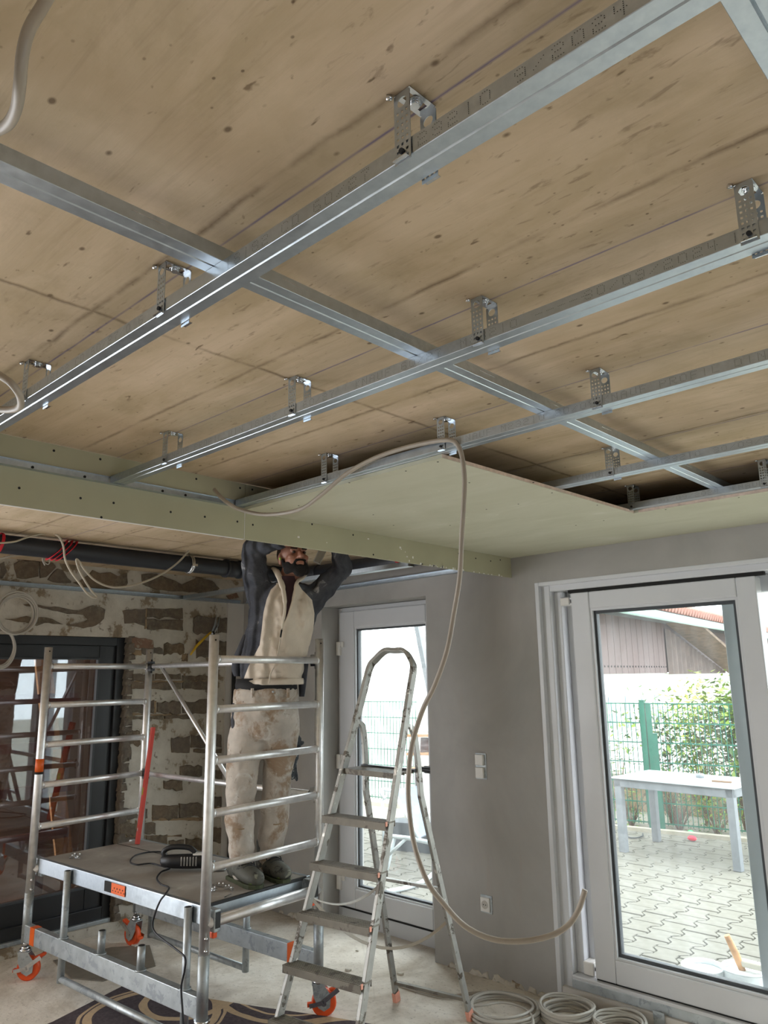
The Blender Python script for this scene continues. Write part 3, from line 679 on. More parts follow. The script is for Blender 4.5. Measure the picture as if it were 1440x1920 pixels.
for k in range(9): MB().tube([(-1.3+.3*k, 3.115, ZP+.001), (-1.3+.3*k, 3.115, ZP-.0006)], .0036, 10).build('screw', M['dark'], g2)
MB().box((-1.41, 3.0885, ZP+.0005), (2.3, 3.0895, ZT)).build('cut_edge', M['board_edge'], g2)
# profiles beyond the bulkhead
def chan(name, p, q, lab, up=.027, wdt=.03):
    p = V(p); q = V(q); d = (q-p).normalized(); sd = d.cross(ez); mb = MB()
    mb.beam(p, q, .0009, up); mb.beam(p+sd*wdt/2-ez*up/2, q+sd*wdt/2-ez*up/2, wdt, .0009); mb.beam(p+sd*wdt/2+ez*up/2, q+sd*wdt/2+ez*up/2, wdt, .0009); o = mb.build(name, M['galv']); return tag(o, lab, 'profile')
t1 = chan('wall_channel', (XB+.004, .3, 2.296), (XB+.004, YW-.03, 2.270), 'grey steel channel fixed along the torn stone wall above the dark door', wdt=.028)
t2 = chan('wall_channel', (-5.15, YW-.004, 2.272), (-2.60, YW-.004, 2.300), 'grey steel channel fixed to the plaster wall above the balcony door', wdt=.028)
MB()
t3 = MB(); c_profile(t3, XB+.03, -2.83, 'x', 3.20, 2.262); t3 = t3.build('ceiling_runner', M['galv']); tag(t3, 'galvanised profile behind the worker, running from the stone wall towards the window wall', 'profile')
# threaded hanger wire holding it
# ---------------- drain pipe
XP, ZPp, RP = -4.28, 2.384, .052
dp = empty('drain_pipe', (XP, 3.0, ZPp), 'black plastic drain pipe slung under the ceiling behind the bulkhead', 'pipe')
MB().tube([(XP, -2.9, ZPp), (XP, 2.95, ZPp), (XP, 3.36, ZPp)], RP, 24).build('pipe_run', M['pipe'], dp)
MB().tube(catmull([(XP, 3.34, ZPp), (XP, 3.42, ZPp), (XP+.05, 3.53, ZPp), (XP+.15, 3.57, ZPp), (XP+.25, 3.57, ZPp)], 6), RP+.004, 24).build('pipe_elbow', M['pipe'], dp)
MB().tube([(XP+.24, 3.57, ZPp), (-2.58, 3.57, ZPp)], RP, 24).build('pipe_run', M['pipe'], dp)
MB().tube([(XP, 2.94, ZPp), (XP, 3.06, ZPp)], RP+.005, 24).tube([(XP, 2.935, ZPp), (XP, 2.955, ZPp)], RP+.010, 24).tube([(XP, 3.045, ZPp), (XP, 3.065, ZPp)], RP+.010, 24).build('pipe_coupling', M['pipe'], dp)
cl = empty('pipe_clamp', (XP, 2.65, ZPp), 'shiny zinc pipe clamp round the black drain pipe', 'clamp')
circ = [(XP+(RP+.004)*math.cos(t), 2.655, ZPp+(RP+.004)*math.sin(t)) for t in [2*PI*k/24 for k in range(24)]]
MB().tube(circ, .006, 8, closed=True).tube([(p[0], 2.668, p[2]) for p in circ], .006, 8, closed=True).build('band', M['zinc'], cl)
MB().tube([(XP, 2.66, ZPp+RP), (XP, 2.66, ZC-.002)], .005, 8).box((XP+.05, 2.64, ZPp-.02), (XP+.075, 2.68, ZPp-.005)).tube([(XP+.065, 2.66, ZPp-.035), (XP+.065, 2.66, ZPp+.02)], .006, 8).build('clamp_bolt', M['zinc'], cl)
def red_wrap(y, n, lab, slant):
    t = empty('red_strap', (XP, y, ZPp), lab, 'strap')
    for k in range(n):
        pts = [(XP+(RP+.006+.002*k)*math.cos(a_), y+.028*k+slant*math.sin(a_), ZPp+(RP+.006)*math.sin(a_)) for a_ in [2*PI*j/28 for j in range(28)]]
        MB().tube(pts, .0085, 8, closed=True, flat=.3).build('strap_turn', M['red_strap'], t)
    return t
red_wrap(1.80, 3, 'red webbing strap wound three times round the black drain pipe', .05)
red_wrap(1.485, 1, 'single red strap round the black pipe at the left edge of the photo', .01)
rs = MB().tube(catmull([on('y', 3.52, 742, 1053), on('y', 3.5, 757, 1058), on('y', 3.5, 775, 1056)], 5), .009, 8, flat=.5).build('red_strap', M['red_strap']); tag(rs, 'scrap of red strap showing under the bulkhead right of the worker', 'strap')

# ================================================================== SCAFFOLD
SC = V((-3.9813, 2.4121, 0)); SA = .0583
su = V((math.cos(SA), math.sin(SA), 0)); sw = V((-math.sin(SA), math.cos(SA), 0)); SL, SW = 1.6517, .7131
def sp_(u, w_, z): return SC+su*u+sw*w_+ez*z
hl, hw = SL/2, SW/2
scaf = empty('rolling_scaffold', SC, 'aluminium rolling scaffold with orange castors the worker stands on', 'scaffold')
R1, R2 = .0235, .0255
RUNG = [1.7445-.2325*k for k in range(5)]+[.585]
for (su_, sw_, st) in ((1, -1, 0), (1, 1, 0), (-1, -1, 1), (-1, 1, 0)):
    c = sp_(su_*hl, sw_*hw, 0)
    n_ = MB().tube([c+ez*.455, c+ez*1.86], R1, 20); po = n_.build('upright', M['alu'], scaf)
    MB().tube([c+ez*1.8555, c+ez*1.8605], R1*.82, 16).build('open_end', M['dark'], po)
    dvec = (CAM-c); dvec.z = 0; dvec.normalize(); rtv = V((dvec.y, -dvec.x, 0))
    d_ = (dvec*.9-rtv*.3).normalized()
    hb = MB()
    for hz in (1.835,): hb.tube([c+ez*hz+d_*(R1-.002), c+ez*hz+d_*(R1+.0006)], .0045, 10)
    hb.build('pin_hole', M['dark'], po)
    MB().ball(c+ez*.53+d_*R1*.95, .008).ball(c+ez*.48+d_*R1*.95, .008).build('dimple', M['zinc'], po)
    if st: MB().tube([c+ez*1.125, c+ez*1.20], R1+.0008, 20).build('orange_band', M['orange_sticker'], po); MB().tube([c+ez*1.112, c+ez*1.125], R1+.0009, 20).build('black_band', M['dark'], po)
    MB().tube([c+ez*.20, c+ez*.46], R2, 20).build('base_spigot', M['galv_thick'], scaf)
for s_ in (1, -1):
    for z in RUNG:
        MB().tube([sp_(s_*hl, -hw, z), sp_(s_*hl, hw, z)], .0185 if z > .6 else .024, 16).tube([sp_(s_*hl, -hw+.018, z), sp_(s_*hl, -hw+.03, z)], .021, 16).tube([sp_(s_*hl, hw-.03, z), sp_(s_*hl, hw-.018, z)], .021, 16).build('rung', M['alu'], scaf)
# rear guard rails and diagonal brace
for z in (1.7445, 1.047):
    gr = MB().tube([sp_(-hl, hw-.005, z), sp_(hl, hw-.005, z)], .016, 14).build('guard_rail', M['alu'], scaf)
    for s_ in (-1, 1):
        c = sp_(s_*(hl-.0), hw, z)
        MB().tube([c-su*s_*.06-sw*.004, c-su*s_*.0-sw*.004], .022, 12).box((-.02, -.02, -.032), (.02, .012, .032), Matrix.Translation(c-su*s_*.03) @ Matrix.Rotation(SA, 4, 'Z')).tube([c-su*s_*.03-ez*.045, c-su*s_*.03+ez*.045], .006, 8).build('hook', M['black_plastic'] if s_ < 0 else M['zinc'], gr)
MB().tube([sp_(-hl+.16, hw-.005, 1.735), sp_(.10, hw-.005, 1.05)], .013, 12).build('diagonal_brace', M['alu'], scaf)
# platform with hatch, edge frame and cross profiles
pf = MB().box((-hl+.05, -hw+.045, .634), (hl-.07, hw-.035, .645), Matrix.Translation(SC) @ Matrix.Rotation(SA, 4, 'Z')).build('platform', M['deck'], scaf)
RM = Matrix.Translation(SC) @ Matrix.Rotation(SA, 4, 'Z')
for s_, y0 in ((-1, -hw+.020), (1, hw-.04)):
    sd = MB().box((-hl+.045, y0, .566), (hl-.05, y0+.028, .646), RM).box((-hl+.045, y0-.004*s_, .566), (hl-.05, y0+.028-.004*s_, .574), RM).build('side_rail', M['galv'], scaf, bevel=.003)
    if s_ < 0:
        ul = [(on('y', 2.045, px_, 1660)-SC).dot(su) for px_ in (188, 200, 223)]
        MB().box((ul[0], y0-.0052, .584), (ul[1], y0-.004, .634), RM).build('black_label', M['dark'], sd)
        st = MB().box((ul[1], y0-.0052, .584), (ul[2], y0-.004, .634), RM).build('orange_label', M['orange_sticker'], sd)
        lm = MB()
        for k in range(9): lm.box((ul[1]+.012+.013*k, y0-.0058, .596+.012*(k % 2)), (ul[1]+.019+.013*k, y0-.005, .601+.014*(k % 2)), RM)
        tag(lm.build('label_print', M['dark'], st), kind='stuff')
MB().box((-hl+.05, hw-.20, .6452), (hl-.07, hw-.194, .6462), RM).build('hatch_gap', M['dark'], pf)
for x0 in (hl-.085, -hl+.045): MB().box((x0, -hw+.05, .566), (x0+.028, hw-.04, .632), RM).build('end_rail', M['galv'], scaf, bevel=.002)
MB().box((hl-.062, -hw+.05, .633), (hl-.05, hw-.04, .6465), RM).build('rubber_edge', M['black_plastic'], scaf)
for s_ in (-1, 1):
    for x0 in (-hl, hl):
        sgn = 1 if x0 > 0 else -1; y0 = s_*(hw-.048)
        hk = MB().box((x0-.062*sgn, y0-.018, .545), (x0+.030*sgn, y0+.018, .64), RM).build('platform_hook', M['galv_thick'], scaf, bevel=.006)
        if sgn > 0:
            MB().box((x0+.030, y0-.014, .562), (x0+.0315, y0+.014, .63), RM).build('hook_face', M['black_plastic'], hk, bevel=.002)
            MB().box((x0-.012, y0-.012, .518), (x0+.014, y0+.012, .545), RM).build('orange_latch', M['orange'], hk, bevel=.004)
# galvanised base beams with through legs, lower tube and stub tubes
for s_, legs, top, stubs in ((-1, (-.405, .70), .635, (-.02, .34)), (1, (-.66, .26), .565, (-.2, .05))):
    y0 = s_*hw
    bm_ = MB().box((-hl-.0, y0-.020, .205), (hl, y0+.020, .295), RM).build('base_beam', M['galv_thick'], scaf, bevel=.003)
    if s_ < 0: MB().box((-hl+.085, y0-.0215, .2045), (-hl+.135, y0+.0215, .296), RM).build('orange_band', M['orange_sticker'], bm_)
    else: MB().box((hl-.21, y0-.0215, .2045), (hl-.155, y0+.0215, .296), RM).build('orange_band', M['orange_sticker'], bm_)
    for lx in legs:
        MB().tube([sp_(lx, y0, .08), sp_(lx, y0, top)], .019, 16).tube([sp_(lx, y0, .2952), sp_(lx, y0, .302)], .026, 16).build('base_leg', M['galv_thick'], scaf)
        MB().tube([sp_(lx, y0, top-.003), sp_(lx, y0, top+.001)], .015, 12).build('open_end', M['dark'], scaf)
    MB().tube([sp_(legs[0], y0, .098), sp_(legs[1], y0, .098)], .017, 14).build('lower_tube', M['galv_thick'], scaf)
    if s_ < 0:
        for lx in stubs:
            sb = MB().tube([sp_(lx, y0, .296), sp_(lx, y0, .405)], .019, 16).tube([sp_(lx, y0, .2952), sp_(lx, y0, .302)], .027, 16).build('stub_tube', M['galv_thick'], scaf)
            MB().tube([sp_(lx, y0, .4035), sp_(lx, y0, .4065)], .015, 12).build('open_end', M['dark'], sb)
# castors
def castor(c, ang, tilt=1):
    t = MB(); R_ = Matrix.Translation(c) @ Matrix.Rotation(ang, 4, 'Z')
    T = lambda p: R_ @ V(p)
    ax = V((0, 0, 0))
    off = .028
    wh = MB().tube([T((off, -.019, .062)), T((off, -.016, .062)), T((off, .016, .062)), T((off, .019, .062))], [.055, .062, .062, .055], 28).build('castor_wheel', M['orange'], scaf)
    MB().tube([T((off, -.030, .062)), T((off, .030, .062))], .012, 12).build('axle', M['zinc'], wh)
    fk = MB()
    for s_ in (-1, 1):
        poly = [(-.030, .148), (.026, .148), (.062, .10), (.058, .045), (.028, .028), (.0, .045), (-.024, .095)]
        P = T((0, s_*.0265, 0)); eu = (R_.to_3x3() @ ex); en = (R_.to_3x3() @ ey)
        fk.prism(poly, P, eu, ez, en, -.0018, .0018)
    fk.box((-.032, -.028, .146), (.030, .028, .152), R_)
    fk = fk.build('castor_fork', M['galv_thick'], scaf)
    MB().tube([T((0, 0, .151)), T((0, 0, .163))], .030, 16).tube([T((0, 0, .163)), T((0, 0, .176))], .022, 8).tube([T((0, 0, .176)), T((0, 0, .21))], .018, 12).build('castor_stem', M['zinc'], scaf)
    MB().beam(T((.055, 0, .11)), T((.115, 0, .135)), .03, .016, bev=.003).build('brake_pedal', M['orange'], fk)
    MB().beam(T((-.02, 0, .055)), T((-.055, 0, .052)), .032, .016, bev=.003).build('release_pedal', M['orange'], fk)
    MB().beam(T((.02, .031, .07)), T((.10, .031, .125)), .004, .022).beam(T((.02, -.031, .07)), T((.10, -.031, .125)), .004, .022).beam(T((.03, -.031, .07)), T((-.045, -.031, .055)), .004, .02).build('brake_lever', M['zinc'], fk)
castor(sp_(-hl, -hw, 0), math.radians(48)); castor(sp_(-hl, hw, 0), math.radians(10)+PI); castor(sp_(hl, hw, 0), math.radians(49)); castor(sp_(hl, -hw, 0), math.radians(-20))
for s_ in (-1, 1):
    c = sp_(hl, s_*hw, 0)
    MB().tube([c+ez*.192, c+ez*.206], .036, 8).build('castor_nut', M['zinc'], scaf)

# ---------------- things on the platform
ZD = .646
def onz(x, y, z=ZD): return on('z', z, x, y)
# power tool
pb = onz(345, 1632); pe = onz(400, 1630); dt = (pe-pb).normalized()*1; dt = V((.75, .66, 0)).normalized(); ds = V((-dt.y, dt.x, 0))
pt = empty('jigsaw', pb, 'black electric saw lying on the scaffold platform', 'power tool')
Mt = Matrix.Translation(V((pb.x, pb.y, ZD))) @ Matrix((dt, ds, ez)).transposed().to_4x4()
body = MB()
body.rings([(Mt @ V((x, 0, z)), (Mt.to_3x3() @ ey)*ry, ez*rz) for x, z, ry, rz in ((-.13, .05, .012, .015), (-.12, .048, .028, .03), (-.06, .046, .034, .036), (.02, .046, .036, .038), (.10, .046, .036, .036), (.14, .05, .026, .03), (.15, .05, .012, .014))], 18)
body.build('motor_housing', M['black_plastic'], pt)
MB().tube([Mt @ V(p) for p in catmull([(-.10, 0, .065), (-.115, 0, .095), (-.07, 0, .118), (.02, 0, .115), (.06, 0, .09)], 6)], [.014]*24+[.014], 10).build('handle', M['black_plastic'], pt)
vg = MB()
for k in range(6): vg.box((-.01+.016*k, -.0375, .03), (-.002+.016*k, .0375, .075), Mt)
tag(vg.build('vent_fins', M['zinc'], pt), kind='stuff')
MB().box((.05, -.022, .078), (.13, .022, .088), Mt).build('top_plate', M['white_cover'], pt, bevel=.004)
MB().box((.11, -.03, .004), (.23, .03, .010), Mt).box((.145, -.012, .01), (.165, .012, .05), Mt).build('shoe_plate', M['galv_thick'], pt, bevel=.002)
def cable(name, pts, r, mat, label, cat='cable', k=8, n=8, group=None):
    o = MB().tube(catmull(pts, k), r, n).build(name, M[mat]); return tag(o, label, cat, group)
zk = .008
cable('tool_cable', [Mt @ V((-.125, 0, .03))]+[onz(*p)+ez*zk for p in ((312,1603),(285,1600),(255,1606),(244,1618),(256,1624),(285,1622),(312,1630),(318,1632),(302,1638),(294,1650),(302,1661),(316,1667))]+[on('y', 2.035, 312, 1674)]+[on('y', 2.03, *p) for p in ((300,1690),(290,1715),(286,1735),(292,1750),(310,1765),(330,1780),(347,1796))]+[on('y', 2.03, *p) for p in ((346,1820),(340,1850),(342,1890),(344,1925))], .0045, 'cable_black', 'dark mains cable looping on the platform and hanging down past the base beam')
# loose hardware
def hardware(px_, py_, n, lab, seed):
    random.seed(seed); c = onz(px_, py_); t = empty('loose_clips', c, lab, 'clips')
    for k in range(n):
        p = c+V((random.uniform(-.07, .07), random.uniform(-.05, .05), .006)); a_ = random.uniform(0, PI)
        d = V((math.cos(a_), math.sin(a_), .1))
        mb = MB().beam(p-d*.016, p+d*.016, .012, .002).beam(p-d*.016, p-d*.016+ez*.014, .012, .002, upv=d).tube([p, p+V((0, 0, .014))], .004, 6); mb.build('clip', M['zinc'], t)
hardware(139, 1611, 4, 'few shiny metal clips near the left end of the platform', 3); hardware(412, 1668, 8, 'heap of shiny metal clips beside the worker boots', 5)
MB_ = MB().beam(onz(420, 1684)+ez*.004, onz(434, 1678)+ez*.004, .004, .004).build('nail', M['zinc']); tag(MB_, 'single bright nail at the platform edge before the boots', 'nail')
random.seed(11)
# red spirit level
l0 = on('y', 2.60, 257, 1590); l1 = on('y', 2.70, 287, 1364); l0.z = ZD
lv = empty('spirit_level', l0, 'red spirit level leaning upright at the back of the platform', 'level')
dl = (l1-l0).normalized(); fn = V((.45, -.89, 0))
b_ = MB().beam(l0+ez*.001, l1, .048, .022, upv=(-.3, -.95, 0), bev=.002).build('body', M['red'] if 'red' in M else plain('red_enamel', (196, 66, 54), .45, 0, .06), lv)
sdv = dl.cross(V((-.3, -.95, 0))).normalized(); uu = sdv.cross(dl)
for t_, mt in ((.44, plain('green_vial', (170, 190, 70), .2)), (.12, M['white_cover'])):
    p = l0.lerp(l1, t_)
    MB().beam(p-dl*.022+uu*.0065, p+dl*.022+uu*.0065, .028 if t_ > .2 else .014, .010, upv=uu).build('vial', mt, lv) if t_ > .2 else MB().tube([p-uu*.012, p+uu*.012], .010, 14).build('hanging_hole', mt, lv)
# snips hanging on the stone wall
def px_on(x, y, h=.03): return on('x', XB+h, x, y)
sn = empty('tin_snips', px_on(385, 1190), 'yellow handled tin snips hung open on the stone wall', 'snips')
MB().tube([px_on(*p) for p in ((357,1228),(368,1212),(384,1196),(396,1185))], [.007, .011, .010, .008], 10).build('handle', plain('yellow_grip', (206, 168, 40), .5), sn)
MB().tube([px_on(*p, .04) for p in ((399,1208),(402,1196),(400,1184))], [.006, .010, .008], 10).build('handle', M['black_plastic'], sn)
MB().tube([px_on(398, 1186), px_on(403, 1172), px_on(406, 1152)], [.012, .010, .002], 8, flat=.4).tube([px_on(402, 1186, .035), px_on(409, 1172, .035), px_on(412, 1156, .035)], [.012, .009, .002], 8, flat=.4).build('blade', M['galv_thick'], sn)
MB().tube([px_on(398, 1188, .0), px_on(398, 1188, .05)], .008, 10).build('pivot', M['zinc'], sn)

# ================================================================== STEP LADDER
FL, FT = V((-2.925, 2.285, 0)), V((-2.872, 2.900, 1.70)); FR, FRT = V((-2.478, 2.352, 0)), V((-2.588, 2.925, 1.69))
BL, BR = V((-2.998, 3.201, 0)), V((-2.578, 3.281, 0))
lad = empty('step_ladder', (FL+BR)/2, 'paint spattered aluminium step ladder with a hoop on top', 'ladder')
def lerp(a, b, t): return a+(b-a)*t
top_z = 1.778
loop = [FL]+[lerp(FL, FT, t) for t in (.3, .6, .93)]
loopb = [FRT, ]+[lerp(FR, FRT, t) for t in (.6, .3, 0)]
dn = (FT-FL).normalized(); dn2 = (FRT-FR).normalized()
ctr = catmull([lerp(FL, FT, .93), FT, FT+dn*.045+V((.03, 0, 0)), FT+V((.085, .03, .083)), (FT+FRT)/2+V((0, .03, .088)), FRT+V((-.085, .03, .09)), FRT+dn2*.05+V((-.028, 0, 0)), FRT, lerp(FR, FRT, .93)], 5)
path = [lerp(FL, FT, t) for t in (0, .3, .6)]+ctr+[lerp(FR, FRT, t) for t in (.6, .3, 0)]
def strip(path, wx, wy, n0):
    # rectangular section swept along a path lying in one plane of normal n0
    vs = []; n0 = V(n0).normalized()
    for i, p in enumerate(path):
        t = (path[min(i+1, len(path)-1)]-path[max(i-1, 0)]).normalized(); s_ = t.cross(n0).normalized()
        vs += [p+s_*a_*wx/2+n0*b_*wy/2 for a_, b_ in ((-1, -1), (1, -1), (1, 1), (-1, 1))]
    fs = [(4*i+k, 4*i+(k+1) % 4, 4*i+4+(k+1) % 4, 4*i+4+k) for i in range(len(path)-1) for k in range(4)]+[(3, 2, 1, 0), tuple(4*(len(path)-1)+k for k in range(4))]
    return vs, fs
nl = (FR-FL).cross(FT-FL).normalized()
mb = MB(); mb.add(*strip(path, .020, .042, nl)); mb.build('front_frame', M['old_alu'], lad, bevel=.003)
for a_, b_ in ((FL, FR),):
    for p in (a_, b_): MB().beam(p, p+(FT-FL).normalized()*.05, .026, .048, upv=nl).build('foot', M['white_cover'], lad)
for k in range(1, 6):
    t = k*.2/1.70; a_ = lerp(FL, FT, t); b_ = lerp(FR, FRT, t*1.005); dd = (b_-a_).normalized(); fwd_ = dd.cross(ez)
    ov = .012
    stp = MB().beam(a_-dd*ov+fwd_*.018, b_+dd*ov+fwd_*.018, .082, .006).beam(a_-dd*ov+fwd_*.056-ez*.014, b_+dd*ov+fwd_*.056-ez*.014, .004, .032).beam(a_-dd*ov-fwd_*.020-ez*.010, b_+dd*ov-fwd_*.020-ez*.010, .004, .024)
    stp = stp.build('step', M['tread'], lad)
    rb = MB()
    for j in range(7): rb.beam(a_+fwd_*(-.014+.011*j)+ez*.004, b_+fwd_*(-.014+.011*j)+ez*.004, .004, .003)
    tag(rb.build('tread_ribs', M['tread'], stp), kind='stuff')
    MB().beam(b_+dd*.0125+fwd_*.05-ez*.002, b_+dd*.0165+fwd_*.05-ez*.002, .012, .02).build('end_cap', plain('worn_red_plastic', (214, 150, 130), .6) if k == 1 else bpy.data.materials['worn_red_plastic'], stp)
# top platform
t = 1.205/1.70; a_ = lerp(FL, FT, t); b_ = lerp(FR, FRT, t); dd = (b_-a_).normalized(); bk = ez.cross(dd)
tp = MB()
for j in range(6): tp.beam(a_+dd*.004+bk*(.012+.036*j), b_-dd*.012*(1+j*.3)+bk*(.012+.036*j), .031, .005).beam(a_+dd*.004+bk*(.002+.036*j)-ez*.006, b_-dd*.012+bk*(.002+.036*j)-ez*.006, .003, .012)
tp.beam(a_-bk*.008-ez*.008, b_-bk*.008-ez*.008, .004, .026); tp.build('top_platform', M['tread'], lad)
# rear frame: curved at the hinge, straight legs
hz = 1.43
rear = []
for F0, F1, B0 in ((FL, FT, BL), (FR, FRT, BR)):
    h0 = lerp(F0, F1, hz/1.70); k1 = lerp(h0, B0, .06)+bk*.035+ez*.055; k2 = lerp(h0, B0, .14)+bk*.030+ez*.030; k3 = lerp(h0, B0, .24)
    pth = catmull([h0, k1, k2, k3], 5)+[lerp(h0, B0, q_) for q_ in (.4, .6, .8, 1)]
    nn = (B0-h0).cross(dd).normalized(); mb = MB(); mb.add(*strip(pth, .018, .034, nn)); o = mb.build('rear_leg', M['old_alu'], lad, bevel=.003)
    MB().beam(B0, lerp(B0, h0, .035), .022, .038, upv=nn).build('rubber_foot', bpy.data.materials['worn_red_plastic'], o); rear.append((h0, B0))
for t_, r_, mt in ((.155, .009, 'black_plastic'), (.555, .010, 'old_alu'), (.93, .011, 'tread')):
    a_ = lerp(rear[0][0], rear[0][1], t_); b_ = lerp(rear[1][0], rear[1][1], t_)
    MB().beam(a_, b_, .022, .014).build('rear_crossbar', M[mt], lad)
s0 = lerp(FL, FT, .66/1.7); s1 = lerp(rear[1][0], rear[1][1], .66)
for F_, B_, dz in ((lerp(FL, FT, .385), lerp(rear[0][0], rear[0][1], .58), .06), (lerp(FL, FT, .385), s1, .17)):
    md = [lerp(F_, B_, q_)-ez*dz*4*q_*(1-q_) for q_ in [k/14 for k in range(15)]]
    mb = MB(); mb.add(*strip(md, .015, .002, (.3, -.6, .7))); mb.build('webbing_strap', M['hose'], lad)

# ================================================================== CABLES, COILS, HOSE
hose = [(402,918,1.62),(412,930,1.62),(430,945,1.64),(455,957,1.68),(500,965,1.72),(560,956,1.74),(600,930,1.745),(650,888,1.75),(700,860,1.752),(750,842,1.756),(800,830,1.758),(840,825,1.758)]
pts = [on('y', c, a_, b_) for a_, b_, c in hose]
D0 = V((-1.43, 1.74, 0)); nrm = V((fw.x, fw.y, 0)).normalized()
down = [(856,832,-.02),(866,855,-.03),(871,900,-.04),(869,950,-.04),(866,1000,-.03),(862,1080,-.02),(851,1150,0),(838,1220,0),(815,1285,.02),(793,1330,.05),(774,1390,.05),(767,1440,.05),(766,1500,.05),(776,1580,.03),(800,1650,0),(830,1692,0),(870,1735,0),(920,1760,0),(975,1765,0),(1030,1755,0),(1065,1735,0),(1085,1705,0),(1097,1668,0)]
pts += [onp(D0+nrm*o_, nrm, a_, b_) for a_, b_, o_ in down]
hs = MB().tube(catmull(pts, 5), .0075, 12).build('loose_conduit', M['hose']); tag(hs, 'beige conduit draped over a hanger and looping down in front of the ladder', 'conduit')
# corner cables top left
cable('loose_conduit', [on('z', 2.42, 110, -40), on('z', 2.38, 82, 8), on('z', 2.33, 55, 55), on('z', 2.30, 42, 105), on('z', 2.28, 37, 160), on('z', 2.28, 30, 205), on('z', 2.29, 12, 235), on('z', 2.31, -25, 252)], .0068, 'hose', 'pale conduit hanging from the ceiling in the top left corner', 'conduit')
cable('loose_conduit', [on('z', 2.38, -40, 675), on('z', 2.34, 0, 704), on('z', 2.31, 22, 720), on('z', 2.29, 38, 745), on('z', 2.29, 34, 765), on('z', 2.31, 0, 768), on('z', 2.34, -40, 755)], .0085, 'hose', 'pale conduit loop poking in at the left photo edge below the nearest runner', 'conduit')
def xpl(x, pxs): return [on('x', x, *p) for p in pxs]
cable('loose_cable', xpl(-4.15, [(375,996),(368,1012),(352,1035),(330,1058),(300,1078),(268,1092),(235,1100),(205,1100),(178,1088),(160,1070),(148,1052),(143,1050),(148,1068),(160,1090),(172,1108),(181,1118),(176,1121),(163,1112),(148,1092),(132,1070),(122,1048),(119,1025),(112,1008),(103,1001)]), .006, 'cable_white', 'off-white cable looping down in front of the stone wall from the bulkhead')
cable('loose_cable', xpl(-4.2, [(105,1002),(80,1001),(50,1008),(25,1016),(-10,1018),(-40,1014)]), .005, 'cable_white', 'white cable laid over the black pipe left of the red strap')
cable('loose_cable', xpl(-4.6, [(-10,1050),(20,1043),(45,1040),(68,1036),(84,1040),(82,1052),(90,1058),(94,1050),(88,1042),(80,1048),(84,1060)]), .004, 'cable_grey', 'thin grey cable with a small curl below the red strap')
# flat oval installation coils
def coil(name, centre, R_, n, r, label, tilt=0, mat='cable_grey', cat='cable coil', flat=1, seed=1, plane='z', h=.04):
    random.seed(seed); t = empty(name, centre, label, cat)
    for k in range(n):
        rr = R_*random.uniform(.86, 1.04); ox, oy = random.uniform(-.05, .05)*R_, random.uniform(-.05, .05)*R_; zz = r+h*k/n
        pts = []
        ph = random.uniform(0, 6)
        for j in range(40):
            a_ = 2*PI*j/40; q_ = V((rr*math.cos(a_)+ox, rr*math.sin(a_)+oy, zz+.006*math.sin(2*a_+ph)+.004))
            if plane == 'x': q_ = V((q_.z, q_.x, q_.y*flat))
            pts.append(V(centre)+q_)
        MB().tube(pts, r, 8, closed=True).build('cable_turn', M[mat], t)
    random.seed(5); return t
coil('cable_coil', (-2.50, 3.45, .0), .175, 6, .0075, 'wide loose grey cable coil on the floor under the socket', seed=2, h=.03)
coil('cable_coil', (-2.215, 3.58, .0), .125, 11, .0065, 'tight grey cable coil on the floor, middle of the three by the window', seed=3, h=.07)
coil('cable_coil', (-1.965, 3.62, .0), .115, 10, .0065, 'grey cable coil rightmost on the floor under the sliding window', seed=4, h=.06)
cable('loose_cable', [on('z', .012, *p) for p in ((745,1843),(790,1858),(840,1868),(900,1862))]+[V((-2.55, 3.62, .012))], .009, 'hose', 'grey-brown hose lying on the floor behind the ladder', 'hose')
cable('loose_cable', [V((-2.62, 3.35, .03))]+[on('z', .04, *p) for p in ((905,1885),(945,1880),(985,1892),(1000,1915),(990,1945))], .0055, 'cable_grey', 'grey cable end curling up from the wide coil')
hk = coil('cable_coil', (XB+.10, 1.905, 2.08), .125, 6, .006, 'cable coil hanging on the stone wall above the dark door', plane='x', flat=1.05, seed=7, h=.05)
coil('cable_coil', (XB+.09, 1.84, 1.86), .085, 5, .005, 'smaller cable loops dangling in front of the top of the dark door', plane='x', flat=1.5, seed=8, h=.04)
# wall fittings
def switch():
    t = empty('light_switch', (-2.81, YW, 1.128), 'double rocker light switch on the grey plaster wall', 'switch')
    MB().box((-2.848, YW-.004, 1.058), (-2.772, YW+.001, 1.202)).build('back_frame', M['galv_thick'], t)
    for zc in (1.166, 1.094): MB().box((-2.842, YW-.020, zc-.030), (-2.786, YW-.004, zc+.030)).build('rocker', M['white_cover'], t, bevel=.003)
switch()
sk = empty('wall_socket', (-2.81, YW, .385), 'white power socket low on the grey plaster wall', 'socket')
MB().box((-2.850, YW-.004, .338), (-2.772, YW+.001, .432)).build('back_frame', M['galv_thick'], sk)
MB().box((-2.846, YW-.014, .346), (-2.784, YW-.004, .420)).build('cover', M['white_cover'], sk, bevel=.003)
MB().tube([(-2.815, YW-.0155, .383), (-2.815, YW-.013, .383)], .022, 24).build('insert', M['cable_grey'], sk)
MB().tube([(-2.823, YW-.0165, .383), (-2.823, YW-.014, .383)], .003, 8).tube([(-2.807, YW-.0165, .383), (-2.807, YW-.014, .383)], .003, 8).build('contact_holes', M['dark'], sk)
mb = on('y', YW-.004, 1235, 1905); br = MB().box((mb.x-.028, YW-.003, .0), (mb.x+.028, YW-.0005, .09)).box((mb.x-.028, YW-.05, 0), (mb.x+.028, YW-.003, .003)).build('steel_bracket', M['galv_thick']); tag(br, 'small grey steel angle bracket under the sliding window', 'bracket')
